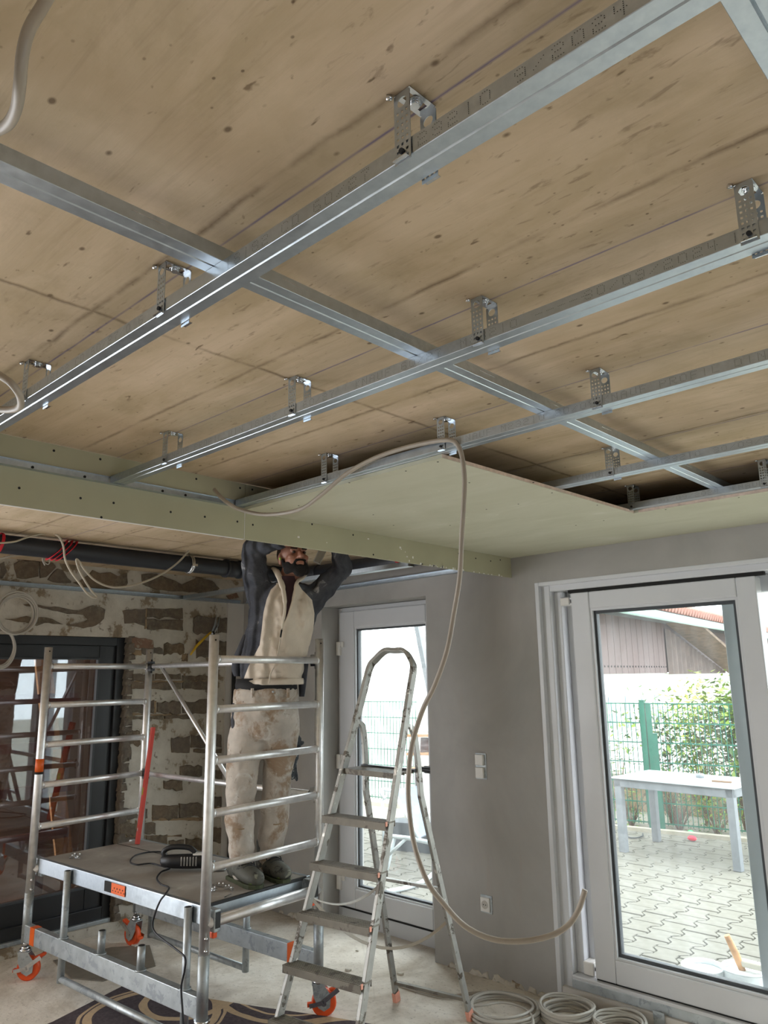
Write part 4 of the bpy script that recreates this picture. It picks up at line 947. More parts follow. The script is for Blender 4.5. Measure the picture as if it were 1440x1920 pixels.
cdp = MB().tube([(XB+.045, 3.66, .0), (XB+.045, 3.66, 1.20), (XB+.040, 3.66, 1.72)], .016, 12).build('conduit_riser', M['blackframe']); tag(cdp, 'dark vertical conduit in the corner behind the worker', 'conduit')
# floor pieces
rgp = [(-4.262, 2.352), (-3.50, 2.66), (-3.10, 2.84), (-2.86, 2.93), (-2.5, 2.2), (-2.6, 1.2), (-4.0, 1.2), (-4.10, 1.88)]
rg = MB().prism(rgp, (0, 0, 0), ex, ey, ez, .001, .009, bev=.003).build('rug', M['rug']); tag(rg, 'dark rug with beige curved bands under the scaffold', 'rug')
sh = MB().prism([(-4.95, 2.25), (-4.6, 2.2), (-4.42, 2.30), (-4.40, 2.62), (-4.75, 2.78), (-4.9, 2.6)], (0, 0, 0), ex, ey, ez, .001, .006, bev=.002).build('plastic_sheet', plain('grey_plastic_sheet', (120, 112, 100), .5)); tag(sh, 'greyish sheet lying on the floor by the left castors', 'sheet')
random.seed(21)
for k in range(16):
    x = random.uniform(-5.0, -2.6); y = random.uniform(2.3, 3.65); s_ = random.uniform(.008, .022)
    if abs(x+3.0) < .12 and y > 2.9: continue
    b_ = MB().prism(outline([(x-s_, y-s_*.6), (x+s_, y-s_*.5), (x+s_*.8, y+s_*.6), (x-s_*.7, y+s_*.7)], .003, .01), (0, 0, 0), ex, ey, ez, 0.0, .004+s_*.4, bev=.002).build('rubble_chip', M['oldplaster'])
    tag(b_, 'small plaster crumb on the dusty floor around the scaffold', 'rubble', 'plaster crumbs on the floor')

# ================================================================== OUTSIDE
GZ = .05
gd = MB().box((-40, YW+.42, -.3), (25, 45, GZ-.012)).build('ground', plain('sandy_ground', (150, 146, 132), .95, 0, .15, 3)); tag(gd, kind='structure')
M['paver'] = N('concrete_paver', .9, 0, .2)
a = M['paver']; v = a.coord(); f = a.noise(v, 18, 6); oi = a.n('ShaderNodeObjectInfo'); c = a.ramp(f, [(.3, srgb(106, 103, 94)), (.7, srgb(124, 121, 113))]); c = a.mix(a.math('MULTIPLY', oi.outputs['Random'], .35), c, srgb(110, 106, 94)); a.color(c); a.bump(f, .3, .003); M['paver'] = a.m
PW, PH, PA = .178, .2, .020
terr = empty('terrace', (-3, 6, GZ), kind='structure')
def zig(y, sgn):
    ph = (y/PH) % 1; s_ = 1 if ph < .0 else 0
    k = abs(ph-.5)*2          # 1 at the joints, 0 in the middle
    q_ = max(-1, min(1, (k-.5)*4)); return sgn*PA*q_
def bone():
    h = PH/2-.005; W = PW/2-.005; ys = [-h, -.35*PH/1, -.15*PH, .15*PH, .35*PH, h]; ws = [W+PA, W+PA, W-PA, W-PA, W+PA, W+PA]
    return [(w_, y) for w_, y in zip(ws, ys)]+[(-w_, y) for w_, y in zip(ws[::-1], ys[::-1])]
pm = MB().prism(bone(), (0, 0, 0), ex, ey, ez, -.03, 0, bev=.004).mesh('paver', M['paver'])
cells = []
for ci in range(-24, 10):
    for ri in range(0, 24):
        x = -2.0+ci*PW; y = YW+.56+ri*PH+(PH/2 if ci % 2 else 0)
        if y > 8.05: continue
        # in view through either window?
        d = V((x, y, GZ))-CAM; c_ = d.dot(fw)
        sx = 720+FPX*d.dot(RT)/c_; sy = 960-FPX*d.dot(UP)/c_
        vis = (1135 < sx < 1450 or 655 < sx < 825) and sy > 1500
        cells.append((0 if vis else 1, d.length, x, y))
cells.sort()
rest = MB()
for i, (nv, dl_, x, y) in enumerate(cells):
    if i < 290: o = link('paver', pm, terr); o.location = (x+3, y-6, random.uniform(-.002, .002))
    else: rest.prism(bone(), (x, y, GZ), ex, ey, ez, -.02, 0, bev=.004)
rs_ = rest.build('paver_field', M['paver'], terr, fix=False); tag(rs_, kind='stuff')
M['render'] = plain('white_rendered_facade', (236, 238, 236), .9, 0, .02, 3)
# kerb along the fence
F0 = V((-4.157, 7.833, 0)); F1 = V((-2.691, 8.06, 0)); fd = (F1-F0).normalized(); fn_ = V((-fd.y, fd.x, 0))
kb = MB().beam(F0-fd*4+ez*(GZ+.0), F1+fd*3.5+ez*(GZ+.0), .08, .07).build('kerb', plain('kerb_concrete', (160, 154, 138), .9)); tag(kb, 'low concrete kerb at the foot of the green garden fence', 'kerb')
fe = empty('mesh_fence', F0, 'green welded mesh garden fence seen through the sliding window', 'fence')
FB = F0+fn_*.08; a0, a1 = -3.5, 3.3
wr_ = MB(); u = a0
while u < a1:
    p = FB+fd*u; wr_.beam(p+ez*.11, p+ez*1.34, .007, .007, upv=fd); u += .05
tag(wr_.build('vertical_wires', M['green_dark'], fe, fix=False), kind='stuff')
for z in (.13, .33, .53, .73, .93, 1.13, 1.33): MB().beam(FB+fd*a0+ez*z, FB+fd*a1+ez*z, .008, .012).build('horizontal_wire', M['green_dark'], fe)
for px_, h_, wd in ((1219, 1.36, .045), (1230, 1.33, .03), (1238, 1.02, .032)):
    p = onp(FB-fn_*.03, fn_, px_, 1500); p.z = 0
    MB().beam(p+ez*.0, p+ez*h_, wd, .05, upv=fd).beam(p+ez*h_, p+ez*(h_+.008), wd+.008, .055, upv=fd).build('post', M['green_dark'], fe)
# retaining wall
r0_ = F0+fn_*1.2
rwl = MB().box((-4.5, 0, -.1), (4.5, .2, .40), Matrix.Translation(r0_) @ Matrix((fd, fn_, ez)).transposed().to_4x4()).build('retaining_wall', M['mortar']); tag(rwl, 'low weathered wall with a concrete coping behind the fence', 'wall')
for k in range(9): MB().box((-4.5+k, -.03, .40), (-3.505+k, .24, .46), Matrix.Translation(r0_) @ Matrix((fd, fn_, ez)).transposed().to_4x4()).build('coping_slab', bpy.data.materials['kerb_concrete'], rwl, bevel=.005)
# shrubs
M['leaf'] = plain('fresh_green_leaf', (118, 144, 40), .5, 0, .35, 3); M['leaf2'] = plain('yellow_green_leaf', (150, 164, 44), .5, 0, .3, 3); M['leafd'] = plain('dark_green_leaf', (70, 98, 46), .5, 0, .35, 3); M['dry'] = plain('dry_brown_twig', (128, 112, 88), .9, 0, .3, 10); M['stem'] = plain('brown_stem', (118, 92, 70), .8)
def shrub(c, h, w_, nst, nlf, lab, mats, seed, size=.05, low=.2):
    random.seed(seed); t = empty('garden_shrub', c, lab, 'shrub'); st = MB(); lf = [MB(), MB()]
    for s_ in range(nst):
        a_ = random.uniform(0, 2*PI); tipr = w_*random.uniform(.2, 1)
        tip = V((math.cos(a_)*tipr, math.sin(a_)*tipr*.6, h*random.uniform(.65, 1)))
        pts = catmull([V(c), V(c)+tip*.4+V((0, 0, h*.12)), V(c)+tip*.75+V((0, 0, h*.08)), V(c)+tip], 4); st.tube(pts, [.006*(1-.8*i/(len(pts)-1)) for i in range(len(pts))], 5)
        for k in range(nlf):
            q_ = pts[int(random.uniform(low, 1)*(len(pts)-1))]+V((random.gauss(0, .10), random.gauss(0, .09), random.gauss(0, .09)))
            d = V((random.uniform(-1, 1), random.uniform(-1, 1), random.uniform(-.6, .3))).normalized(); sd_ = d.cross(V((random.uniform(-.4, .4), random.uniform(-.4, .4), 1))).normalized(); L = size*random.uniform(.6, 1.3)
            up_ = d.cross(sd_)
            lf[int(random.random() < .35)].add([q_, q_+d*L*.5+sd_*L*.24+up_*L*.06, q_+d*L, q_+d*L*.5-sd_*L*.24+up_*L*.06], [(0, 1, 2), (0, 2, 3)])
    st.build('stems', M['stem'], t)
    tag(lf[0].build('foliage', M[mats[0]], t, fix=False), kind='stuff'); tag(lf[1].build('foliage', M[mats[1]], t, fix=False), kind='stuff')
def gp(px_, py_, back): p = onp(FB+fn_*back, fn_, px_, py_); return V((p.x, p.y, 0))
shrub(gp(1160, 1500, .5), 1.25, .28, 5, 36, 'sparse young shrub behind the left end of the fence', ('leaf', 'leafd'), 1, .085)
shrub(gp(1255, 1500, .55), 1.5, .5, 9, 90, 'leafy green shrub just right of the green fence posts', ('leaf', 'leafd'), 2, .085)
shrub(gp(1320, 1500, .6), 1.62, .6, 11, 130, 'bright yellow-green shrub in the middle of the window view', ('leaf2', 'leaf'), 3, .085)
shrub(gp(1392, 1500, .5), 1.75, .6, 11, 130, 'tallest shrub at the right end of the window view', ('leaf', 'leafd'), 4, .095)
shrub(gp(1460, 1500, .6), 1.6, .6, 14, 50, 'green shrub seen through the outer right pane', ('leaf', 'leafd'), 5, .095)
shrub(gp(1185, 1560, .22), .42, .3, 22, 24, 'low green hedge plant at the left foot of the fence', ('leafd', 'leaf'), 6, .035, .05)
shrub(gp(1275, 1560, .25), .50, .34, 40, 16, 'dry brown bush at the foot of the fence', ('dry', 'leafd'), 7, .03, .1)
shrub(gp(1345, 1560, .22), .40, .3, 22, 24, 'low green hedge plant at the foot of the fence behind the right table leg', ('leafd', 'leaf'), 8, .035, .05)
random.seed(5)
# terrace table
TN = V((-3.60, 6.86, 0)); td = V((1.07, -.06, 0)).normalized(); tdn = V((-td.y, td.x, 0)); TLn, TD_, TH = 1.10, .68, .705
tb = empty('terrace_table', TN, 'white topped metal table on the terrace outside the sliding window', 'table')
TM = Matrix.Translation(V((TN.x, TN.y, 0))) @ Matrix((td, tdn, ez)).transposed().to_4x4()
M['tabmetal'] = plain('grey_powder_coated_metal', (120, 124, 128), .5); M['tabtop'] = plain('white_table_top', (190, 198, 200), .3)
MB().box((-.02, -.02, TH-.012), (TLn+.02, TD_+.02, TH), TM).build('table_top', M['tabtop'], tb, bevel=.003)
MB().box((0, 0, TH-.085), (TLn, .03, TH-.012), TM).box((0, TD_-.03, TH-.085), (TLn, TD_, TH-.012), TM).box((0, .03, TH-.085), (.03, TD_-.03, TH-.012), TM).box((TLn-.03, .03, TH-.085), (TLn, TD_-.03, TH-.012), TM).build('apron', M['tabmetal'], tb, bevel=.003)
for x0, y0 in ((0, 0), (TLn-.065, 0), (0, TD_-.065), (TLn-.065, TD_-.065)): MB().box((x0, y0, GZ), (x0+.065, y0+.065, TH-.012), TM).build('leg', M['tabmetal'], tb, bevel=.004)
MB_ = MB().tube([TM @ V((.62, .45, TH)), TM @ V((.62, .45, TH+.035))], .035, 16).build('ashtray', M['tabmetal']); tag(MB_, 'small grey round tin standing on the terrace table', 'tin')
MB_ = MB().beam(TM @ V((.82, .25, TH+.008)), TM @ V((.98, .27, TH+.008)), .03, .014).build('marker_pen', M['stem']); tag(MB_, 'dark pen-like stick lying on the terrace table', 'pen')
MB_ = MB(); p = on('z', GZ+.01, 1298, 1576); MB_.ball(p+ez*.02, .045, .03, .025).build('toy_scoop', plain('bright_red_plastic', (235, 40, 70), .4)); tag(bpy.data.objects['toy_scoop'], 'small bright red plastic toy near the fence foot', 'toy')
p = on('z', GZ+.01, 1295, 1563); o = MB().ball(p+ez*.015, .03, .025, .02).build('plastic_disc', plain('bright_green_plastic', (80, 210, 120), .4)); tag(o, 'small bright green plastic disc near the fence foot', 'toy')
o = MB().tube(catmull([on('z', GZ+.012, *p) for p in ((1175,1564),(1180,1570),(1192,1571),(1204,1568),(1205,1563))], 5), .006, 6).build('hose_offcut', M['grey_pvc']); tag(o, 'dark curved hose offcut on the paving near the fence', 'hose')
# buckets by the threshold
def bucket(c, r, h, lab, mat, fill=None):
    t = empty('bucket', c, lab, 'bucket'); c = V(c)
    MB().tube([c, c+ez*h*.5, c+ez*h], [r*.86, r*.93, r], 28, caps=False).tube([c+ez*.002, c+ez*.006], r*.86, 28).build('shell', mat, t)
    MB().tube([c+V((r*math.cos(a_), r*math.sin(a_), h)) for a_ in [2*PI*k/28 for k in range(28)]], .006, 6, closed=True).build('rim', mat, t)
    if fill: MB().tube([c+ez*h*.80, c+ez*h*.86], r*.93, 28).build('contents', fill, t)
    return t
wp = plain('white_bucket_plastic', (226, 230, 230), .4)
zt = .0
c1 = on('z', .125, 1318, 1811); bucket((c1.x, c1.y+.0, -.02), .105, .145, 'white bucket with a pale blue rim just outside the sliding window', wp, plain('pale_plaster_mix', (214, 226, 228), .6))
c2 = on('z', .14, 1398, 1815); bucket((c2.x, c2.y, -.02), .115, .16, 'white mixing tub with a brush standing in it outside the sliding window', wp, wp)
bu = empty('wall_brush', (c2.x, c2.y, .3), 'wooden handled wide brush standing in the white mixing tub', 'brush')
MB().tube([V((c2.x-.02, c2.y+.03, .09)), V((c2.x-.05, c2.y+.02, .19)), V((c2.x-.08, c2.y+.0, .28))], [.016, .020, .016], 10).build('handle', M['wood_pale'], bu)
MB().beam((c2.x-.05, c2.y+.04, .15), (c2.x+.09, c2.y+.03, .152), .05, .03, bev=.005).build('brush_head', M['cable_white'], bu)
# white farm building with brown cladding
fdir = V((-.13822, .9904, 0)).normalized(); nb = V((fdir.y, -fdir.x, 0))
B0 = V((-6.05, 10.4, 0)).copy(); dB = ray(1117, 1264); tB = 10.6/math.hypot(dB.x, dB.y); B0 = CAM+dB*tB; ZCL = B0.z; B0.z = 0
def bp(px_, py_): p = onp(B0, nb, px_, py_); return p
bld = empty('farm_building', B0, 'white building with a brown clad upper storey and tiled roof beyond the fence', 'building')
BM = Matrix.Translation(B0) @ Matrix((fdir, -nb, ez)).transposed().to_4x4()   # x along facade, y into the building
uend = (bp(1420, 1270)-B0).dot(fdir)
UA = -.9
MB().box((UA, 0, -.5), (uend+14, 3.5, ZCL), BM).build('wall', M['render'], bld)
M['clad'] = plain('brown_cladding', (84, 64, 61), .7, 0, .12, 4, stretch=(1, 1, .2)); M['clad2'] = plain('weathered_corrugated_sheet', (80, 66, 60), .8, 0, .25, 6)
ue = (bp(1240, 1200)-B0).dot(fdir); ztop = bp(1190, 1140).z
step = .26; u = -.9; cl = 0
while u < ue:
    MB().box((u, -.05, ZCL), (min(u+step-.012, ue), .0, ztop+.1), BM).build('cladding_board', M['clad'], bld); u += step
MB().box((UA, -.03, ZCL+.01), (uend+14, .2, ztop+.1), BM).build('cladding_backing', M['clad'], bld)
sc_ = MB()
for zz in (.10, .82):
    u = -1.6
    while u < ue: sc_.box((u-.012, -.058, ZCL+zz-.012), (u+.012, -.05, ZCL+zz+.012), BM); u += .13
tag(sc_.build('cladding_screws', M['dark'], bld), kind='stuff')
# corrugated lean-to cheek with board on top
cor = MB(); u0 = ue; u1 = (bp(1352, 1270)-B0).dot(fdir); n_ = 90; zt0 = bp(1240, 1180).z
pts = []
for i in range(n_+1):
    t_ = i/n_; u = u0+(u1-u0)*t_; pts.append((u, -.10+.03*math.cos(t_*PI*2*15), ZCL+(zt0-ZCL)*(1-t_)+.002))
vs = []; 
for u, y, z in pts: vs += [BM @ V((u, y, ZCL-.02)), BM @ V((u, y, max(z, ZCL)))]
cor.add(vs, [(2*i, 2*i+2, 2*i+3, 2*i+1) for i in range(n_)], True); cor.build('corrugated_cheek', M['clad2'], bld)
MB().beam(BM @ V((u0-.05, -.35, zt0+.12)), BM @ V((u1+.35, -.35, ZCL-.02)), .50, .05, upv=(BM.to_3x3() @ V((zt0-ZCL, 0, u1-u0)))).build('lean_to_roof', plain('mossy_wooden_roof', (98, 80, 64), .9, 0, .35, 9, .4), bld)
# eaves, gutter, roof
PG = B0+nb*.62; zg = onp(PG, nb, 1190, 1137).z; zg = (zg+onp(PG, nb, 1365, 1183).z)/2; DZ = zg-ztop
MB().beam(BM @ V((UA, -.3, zg+.03)), BM @ V((uend+14, -.3, zg+.03)), .6, .03).build('soffit', plain('dark_soffit', (84, 88, 92), .8), bld)
circ = [BM @ V((u, -.62, zg)) for u in (UA, uend+14)]
MB().tube(circ, .065, 12).build('gutter', plain('pale_green_gutter', (176, 200, 196), .5), bld)
rf = MB(); vs = [BM @ V(p) for p in ((UA, -.66, zg-.14+.20), (uend+14, -.66, zg-.14+.20), (uend+14, 4.5, zg-.14+2.0), (UA, 4.5, zg-.14+2.0), (UA, -.66, zg-.14+.26), (uend+14, -.66, zg-.14+.26), (uend+14, 4.5, zg-.14+2.1), (UA, 4.5, zg-.14+2.1))]
rf.add(vs, [(0,3,2,1),(4,5,6,7),(0,1,5,4),(1,2,6,5),(2,3,7,6),(3,0,4,7)]); rf = rf.build('roof', M['wood_red'], bld)
tl = MB(); u = UA
while u < uend+14: tl.tube([BM @ V((u, -.72, zg-.14+.25)), BM @ V((u, .4, zg-.14+.64))], .06, 8); u += .16
tag(tl.build('roof_tiles', plain('red_brown_roof_tile', (140, 96, 84), .8), rf), kind='stuff')
dw = BM @ V(((bp(1355, 1180)-B0).dot(fdir), -.60, zg-.03))
MB().tube(catmull([dw, dw-ez*.12, dw-ez*.28+fdir*-.25-nb*.2, dw-ez*.62-fdir*.9-nb*.45], 5), .045, 10).build('downpipe', bpy.data.materials['pale_green_gutter'], bld)
M['bwin'] = plain('blue_grey_window_glass', (120, 146, 158), .15)
for x0, y0, x1, y1 in ((1134,1307,1152,1362), (1166,1305,1184,1362), (1197,1305,1211,1360), (1222,1303,1236,1350)):
    p = bp(x0, y0); q_ = bp(x1, y1); ua, ub = (p-B0).dot(fdir), (q_-B0).dot(fdir)
    wn = MB(); frm = MB().box((ua-.03, -.04, q_.z-.04), (ub+.03, -.005, p.z+.04), BM).build('window', plain('window_surround', (196, 192, 184), .8), bld)
    zm = (p.z+q_.z)/2
    MB().box((ua, -.05, zm+.02), (ub, -.04, p.z), BM).build('pane', M['bwin'], frm); MB().box((ua, -.05, q_.z), (ub, -.04, zm-.02), BM).build('pane', M['bwin'], frm)
# white garden wall and pale column seen through the balcony door
gwl = MB().box((-9.5, 8.75, 0), (-6.35, 8.95, 1.9)).build('garden_wall', M['render']); tag(gwl, 'bright white rendered wall seen through the balcony door', 'wall')
ca = on('y', 6.6, 779, 1195); cb = on('y', 6.6, 815, 1195)
pc = MB().box((ca.x, 6.6, GZ), (cb.x+.2, 6.9, ca.z)).build('garden_shed', plain('pale_grey_panel', (214, 214, 212), .7)); tag(pc, 'pale grey panelled shed at the right side of the balcony door view', 'shed')
for zz in (1.05, 1.75): MB().box((ca.x, 6.594, zz), (cb.x+.2, 6.6, zz+.01)).build('panel_joint', bpy.data.materials['window_surround'], pc)
pr = empty('parasol', on('y', 5.6, 795, 1300), 'slanting white parasol pole at the top right of the balcony door view', 'parasol')
_a, _b = on('y', 5.6, 772, 1120), on('y', 5.6, 806, 1290)
MB().beam(_a, _a+(_b-_a)*((_a.z-GZ)/(_a.z-_b.z)), .05, .05).build('pole', M['tabmetal'], pr); MB().beam(on('y', 5.55, 783, 1150), on('y', 5.55, 812, 1240), .012, .02).build('strut', M['white_cover'], pr)
# small table with a cloth-like shelf near the shed
sf = empty('garden_shelf', on('y', 5.9, 790, 1420), 'small wooden shelf with pots beside the pale shed', 'shelf')
for yy in (1378, 1412, 1440): a_ = on('y', 5.9, 778, yy); b_ = on('y', 5.9, 830, yy); MB().beam(a_, b_, .25, .025).build('board', M['wood_pale'], sf)
for xx in (780, 812): MB().beam(on('y', 5.9, xx, 1378), V((on('y', 5.9, xx, 1378).x, 5.9, GZ)), .03, .03, upv=(1, 0, 0)).build('post', M['tabmetal'], sf)
o = MB().tube([on('y', 5.85, 797, 1411), on('y', 5.85, 798, 1384)], .05, 12).build('flower_pot', M['clad']); tag(o, 'brown pot on the small garden shelf', 'pot')
# sun lounger
def lp(x, y, d): return on('y', d, x, y)
lg = empty('sun_lounger', lp(760, 1600, 5.2), 'folding garden lounger with grey fabric outside the balcony door', 'lounger')
bq = [lp(738, 1482, 5.25), lp(784, 1474, 5.75), lp(812, 1560, 5.4), lp(786, 1572, 4.95)]
mb = MB(); cen = [(bq[0].lerp(bq[3], t_)).lerp(bq[1].lerp(bq[2], t_), s_) for t_ in (0, 1) for s_ in (0, 1)]
nn = (bq[1]-bq[0]).cross(bq[3]-bq[0]).normalized()*.008
mb.add([p+nn for p in bq]+[p-nn for p in bq], [(0,1,2,3),(7,6,5,4),(0,4,5,1),(1,5,6,2),(2,6,7,3),(3,7,4,0)]); mb.build('fabric_back', plain('grey_sling_fabric', (120, 128, 142), .8), lg)
fr_ = M['tabtop']
MB().tube(catmull([lp(722,1498,5.1), lp(714,1486,5.1), lp(718,1480,5.15), lp(730,1482,5.2), lp(738,1484,5.25)], 5), .016, 8).tube([lp(738,1484,5.25), lp(786,1572,4.95)], .016, 8).tube([lp(784,1474,5.75), lp(812,1560,5.4)], .016, 8).build('back_tube', fr_, lg)
MB().tube([lp(735,1568,4.95), lp(770,1572,4.95), lp(830,1585,4.95)], .018, 8).tube([lp(740,1570,4.95), lp(728,1620,4.9), lp(724,1636,4.9)], .015, 8).tube([lp(762,1572,4.95), lp(730,1602,4.9)], .013, 8).build('seat_tube', fr_, lg)
a_ = on('z', GZ+.02, 724, 1672); b_ = on('z', GZ+.02, 798, 1650); c_ = on('z', GZ+.02, 830, 1620)
MB().tube(catmull([a_, on('z', GZ+.02, 760, 1665), b_, c_], 5), .018, 8).build('foot_tube', fr_, lg)
MB().tube([lp(717,1500,5.1), lp(719,1545,5.05), lp(720,1600,5.0)], .013, 8).build('side_tube', fr_, lg)
o = MB().prism([(-5.35, 5.55), (-4.2, 5.9), (-4.2, 6.15), (-5.35, 5.8)], (0, 0, 0), ex, ey, ez, GZ, .30, bev=.01).build('planter_box', bpy.data.materials['dark_soffit']); tag(o, 'dark low planter behind the lounger', 'planter')

# ================================================================== WORKER
ZPL = .6465
Gm = V((-3.365, 2.61, 0)); Fm = V((.79, -.613, 0)).normalized(); Lm = V((-Fm.y, Fm.x, 0))   # Fm towards the camera, Lm to the right in the photo
def mp(x, y, f=0): return onp(Gm+Fm*f, Fm, x, y)
PXM = (mp(560, 1200)-mp(500, 1200)).length/60
man = empty('person', (Gm.x, Gm.y, ZPL), 'bearded man in grey and cream fleece jacket reaching up from the scaffold', 'person')
def remesh(o, vs, smooth=4, disp=0, tscale=.1):
    m_ = o.modifiers.new('remesh', 'REMESH'); m_.mode = 'VOXEL'; m_.voxel_size = vs; m_.use_smooth_shade = True
    if smooth: s_ = o.modifiers.new('smooth', 'SMOOTH'); s_.iterations = smooth; s_.factor = .6
    if disp:
        tx = bpy.data.textures.new(o.name+'_folds', 'CLOUDS'); tx.noise_scale = tscale; tx.noise_depth = 2
        d_ = o.modifiers.new('folds', 'DISPLACE'); d_.texture = tx; d_.strength = disp; d_.texture_coords = 'LOCAL'; d_.mid_level = .5
    return o
def ring(x, y, hwpx, dep, f=0):
    c = mp(x, y, f); return (c, Lm*hwpx*PXM, Fm*dep)
# --- body (skin): head, neck, arms with hands, and the core under the clothes
hf = (Fm*.86+Lm*.36+ez*.24).normalized(); hr = hf.cross(ez).normalized(); hr = -hr if hr.dot(Lm) < 0 else hr; hu = hr.cross(hf); hu = hu if hu.z > 0 else -hu
HC = mp(550, 1047, .05)
HM = Matrix.Translation(HC) @ Matrix((hr, hf, hu)).transposed().to_4x4()
h3 = HM.to_3x3()
def H(x, y, z): return HM @ V((x, y, z))
body = MB()
body.ball(H(0, -.018, .030), .076, .095, .088, h3, 24, 18)            # skull
body.ball(H(0, .022, -.030), .062, .066, .075, h3, 20, 14)            # face
body.ball(H(0, .040, -.078), .042, .042, .032, h3, 16, 10)            # chin
body.ball(H(0, .072, .022), .050, .018, .014, h3, 14, 8)              # brow
body.capsule(H(0, .080, .012), H(0, .104, -.026), .010, .0155)        # nose
body.ball(H(-.012, .092, -.028), .009, .009, .008, h3, 10, 8).ball(H(.012, .092, -.028), .009, .009, .008, h3, 10, 8)
body.ball(H(-.040, .062, -.020), .022, .020, .018, h3, 12, 8).ball(H(.040, .062, -.020), .022, .020, .018, h3, 12, 8)   # cheeks
body.ball(H(0, .082, -.053), .024, .012, .006, h3, 12, 8).ball(H(0, .082, -.063), .022, .012, .006, h3, 12, 8)          # lips
for s_ in (-1, 1):
    body.ball(H(s_*.078, -.010, -.008), .010, .020, .033, h3, 12, 10)                                                     # ears
body.capsule(H(0, -.03, -.06), mp(541, 1098, .0), .058, .062, 16)                                                          # neck
chest = mp(538, 1130, 0)
body.rings([(mp(541, 1100, 0), Lm*.10, Fm*.07), (mp(537, 1125, 0), Lm*.15, Fm*.09), (mp(528, 1180, 0), Lm*.14, Fm*.09), (mp(512, 1240, 0), Lm*.13, Fm*.085), (mp(505, 1300, 0), Lm*.13, Fm*.09), (mp(503, 1350, 0), Lm*.13, Fm*.09)], 20)
# arms
shL, shR = mp(487, 1116, 0), mp(588, 1120, 0)
elL, elR = mp(473, 1028, .02), mp(641, 1066, .04)
wrL, wrR = mp(533, 1016, .16), mp(634, 1010, .13)
body.capsule(shL, elL, .048, .040).capsule(elL, wrL, .040, .026).capsule(shR, elR, .048, .040).capsule(elR, wrR, .040, .026)
def hand(wr, d, pn, thumb_side, curl):
    # d: direction of the fingers, pn: palm normal; fingers curl towards pn
    d = d.normalized(); sd_ = d.cross(pn).normalized(); pn = sd_.cross(d)
    R3 = Matrix((sd_, d, pn)).transposed()
    body.capsule(wr-d*.02, wr+d*.03, .027, .027)
    for k in (-1.2, -.4, .4, 1.2): body.capsule(wr+d*.02+sd_*k*.012, wr+d*.088+sd_*k*.021, .014, .0115)
    for k, L_ in ((-1.2, .062), (-.4, .078), (.4, .082), (1.2, .070)):
        p = wr+d*.088+sd_*k*.021; ang = 0
        for seg, fr2 in enumerate((.42, .32, .26)):
            ang += curl*(.55 if seg == 0 else .8); dd_ = d*math.cos(ang)+pn*math.sin(ang); q_ = p+dd_*L_*fr2
            body.capsule(p, q_, .0098-.0007*seg, .0092-.0009*seg, 10); p = q_
    p = wr+d*.03+sd_*thumb_side*.028; q_ = p+(d*.6+sd_*thumb_side*.8+pn*.35).normalized()*.038; r_ = q_+(d*.85+sd_*thumb_side*.25+pn*.45).normalized()*.034
    body.capsule(wr+d*.01+sd_*thumb_side*.012, p, .016, .013, 10).capsule(p, q_, .0125, .011, 10).capsule(q_, r_, .0105, .009, 10)
# left-hand side of the photo: forearm across the brow, open hand pressed up; other hand grips the hammer
hand(wrL, (Lm*.95+Fm*.25+ez*.02), (-ez*.6-Fm*.2), 1, .25)
dR = (-Lm*.55+Fm*.35+ez*.55)
hand(wrR, dR, (-Lm*.5-ez*.75+Fm*.1), -1, 1.35)
# legs (inside the trousers)
fL, fR = mp(457, 1660, .05), mp(507, 1643, -.06)
legs_px = (((474, 1345), (455, 1430), (451, 1505), (453, 1590), (455, 1650), .03), ((524, 1345), (522, 1430), (515, 1505), (511, 1575), (506, 1632), -.05))
for a1_, a2_, a3_, a4_, a5_, ff in legs_px:
    P_ = [mp(*a1_, 0), mp(*a2_, ff*.5), mp(*a3_, ff), mp(*a4_, ff), mp(*a5_, ff)]
    body.capsule(P_[0], P_[2], .075, .05).capsule(P_[2], P_[4], .05, .036)
bo = body.build('body', M['skin'], man); remesh(bo, .0042, 3)
for s_ in (-1, 1):
    MB().ball(H(s_*.031, .078, .004), .0105, .010, .0075, h3, 12, 8).build('eye', M['eye'], man)
    MB().capsule(H(s_*.017, .090, .022), H(s_*.048, .078, .026), .0042, .003, 8).build('eyebrow', M['beard'], man)
MB().ball(H(-.083, .004, -.010), .006, .006, .008, h3, 8, 6).build('ear_plug', plain('neon_green_ear_plug', (150, 210, 80), .6), man)
bd_ = MB()
for k in range(17):
    a_ = -1.35+2.7*k/16; bl_ = -.094 if abs(a_) < .5 else -.082
    bd_.ball(H(math.sin(a_)*.058, .010+math.cos(a_)*.058, bl_), .021, .021, .024, h3, 10, 8)
    if abs(a_) > .75: bd_.ball(H(math.sin(a_)*.063, .010+math.cos(a_)*.050, -.058), .013, .013, .022, h3, 10, 8)
for s_ in (-1, 1):
    bd_.capsule(H(s_*.066, .018, -.060), H(s_*.072, .006, -.014), .013, .007, 10).capsule(H(s_*.030, .076, -.052), H(s_*.037, .066, -.082), .007, .012, 8).capsule(H(s_*.004, .088, -.043), H(s_*.028, .080, -.050), .006, .006, 8)
bd_.ball(H(0, .060, -.106), .036, .026, .026, h3, 14, 10).ball(H(0, .080, -.082), .026, .014, .014, h3, 12, 8).capsule(H(-.026, .088, -.046), H(.026, .088, -.046), .0075, .0075, 8)
bo2 = bd_.build('beard', M['beard'], man); remesh(bo2, .005, 2)
hr_ = MB(); 
hr_.ball(H(0, -.026, .036), .0775, .0905, .0875, h3, 24, 18); ho = hr_.build('hair', M['hair'], man)

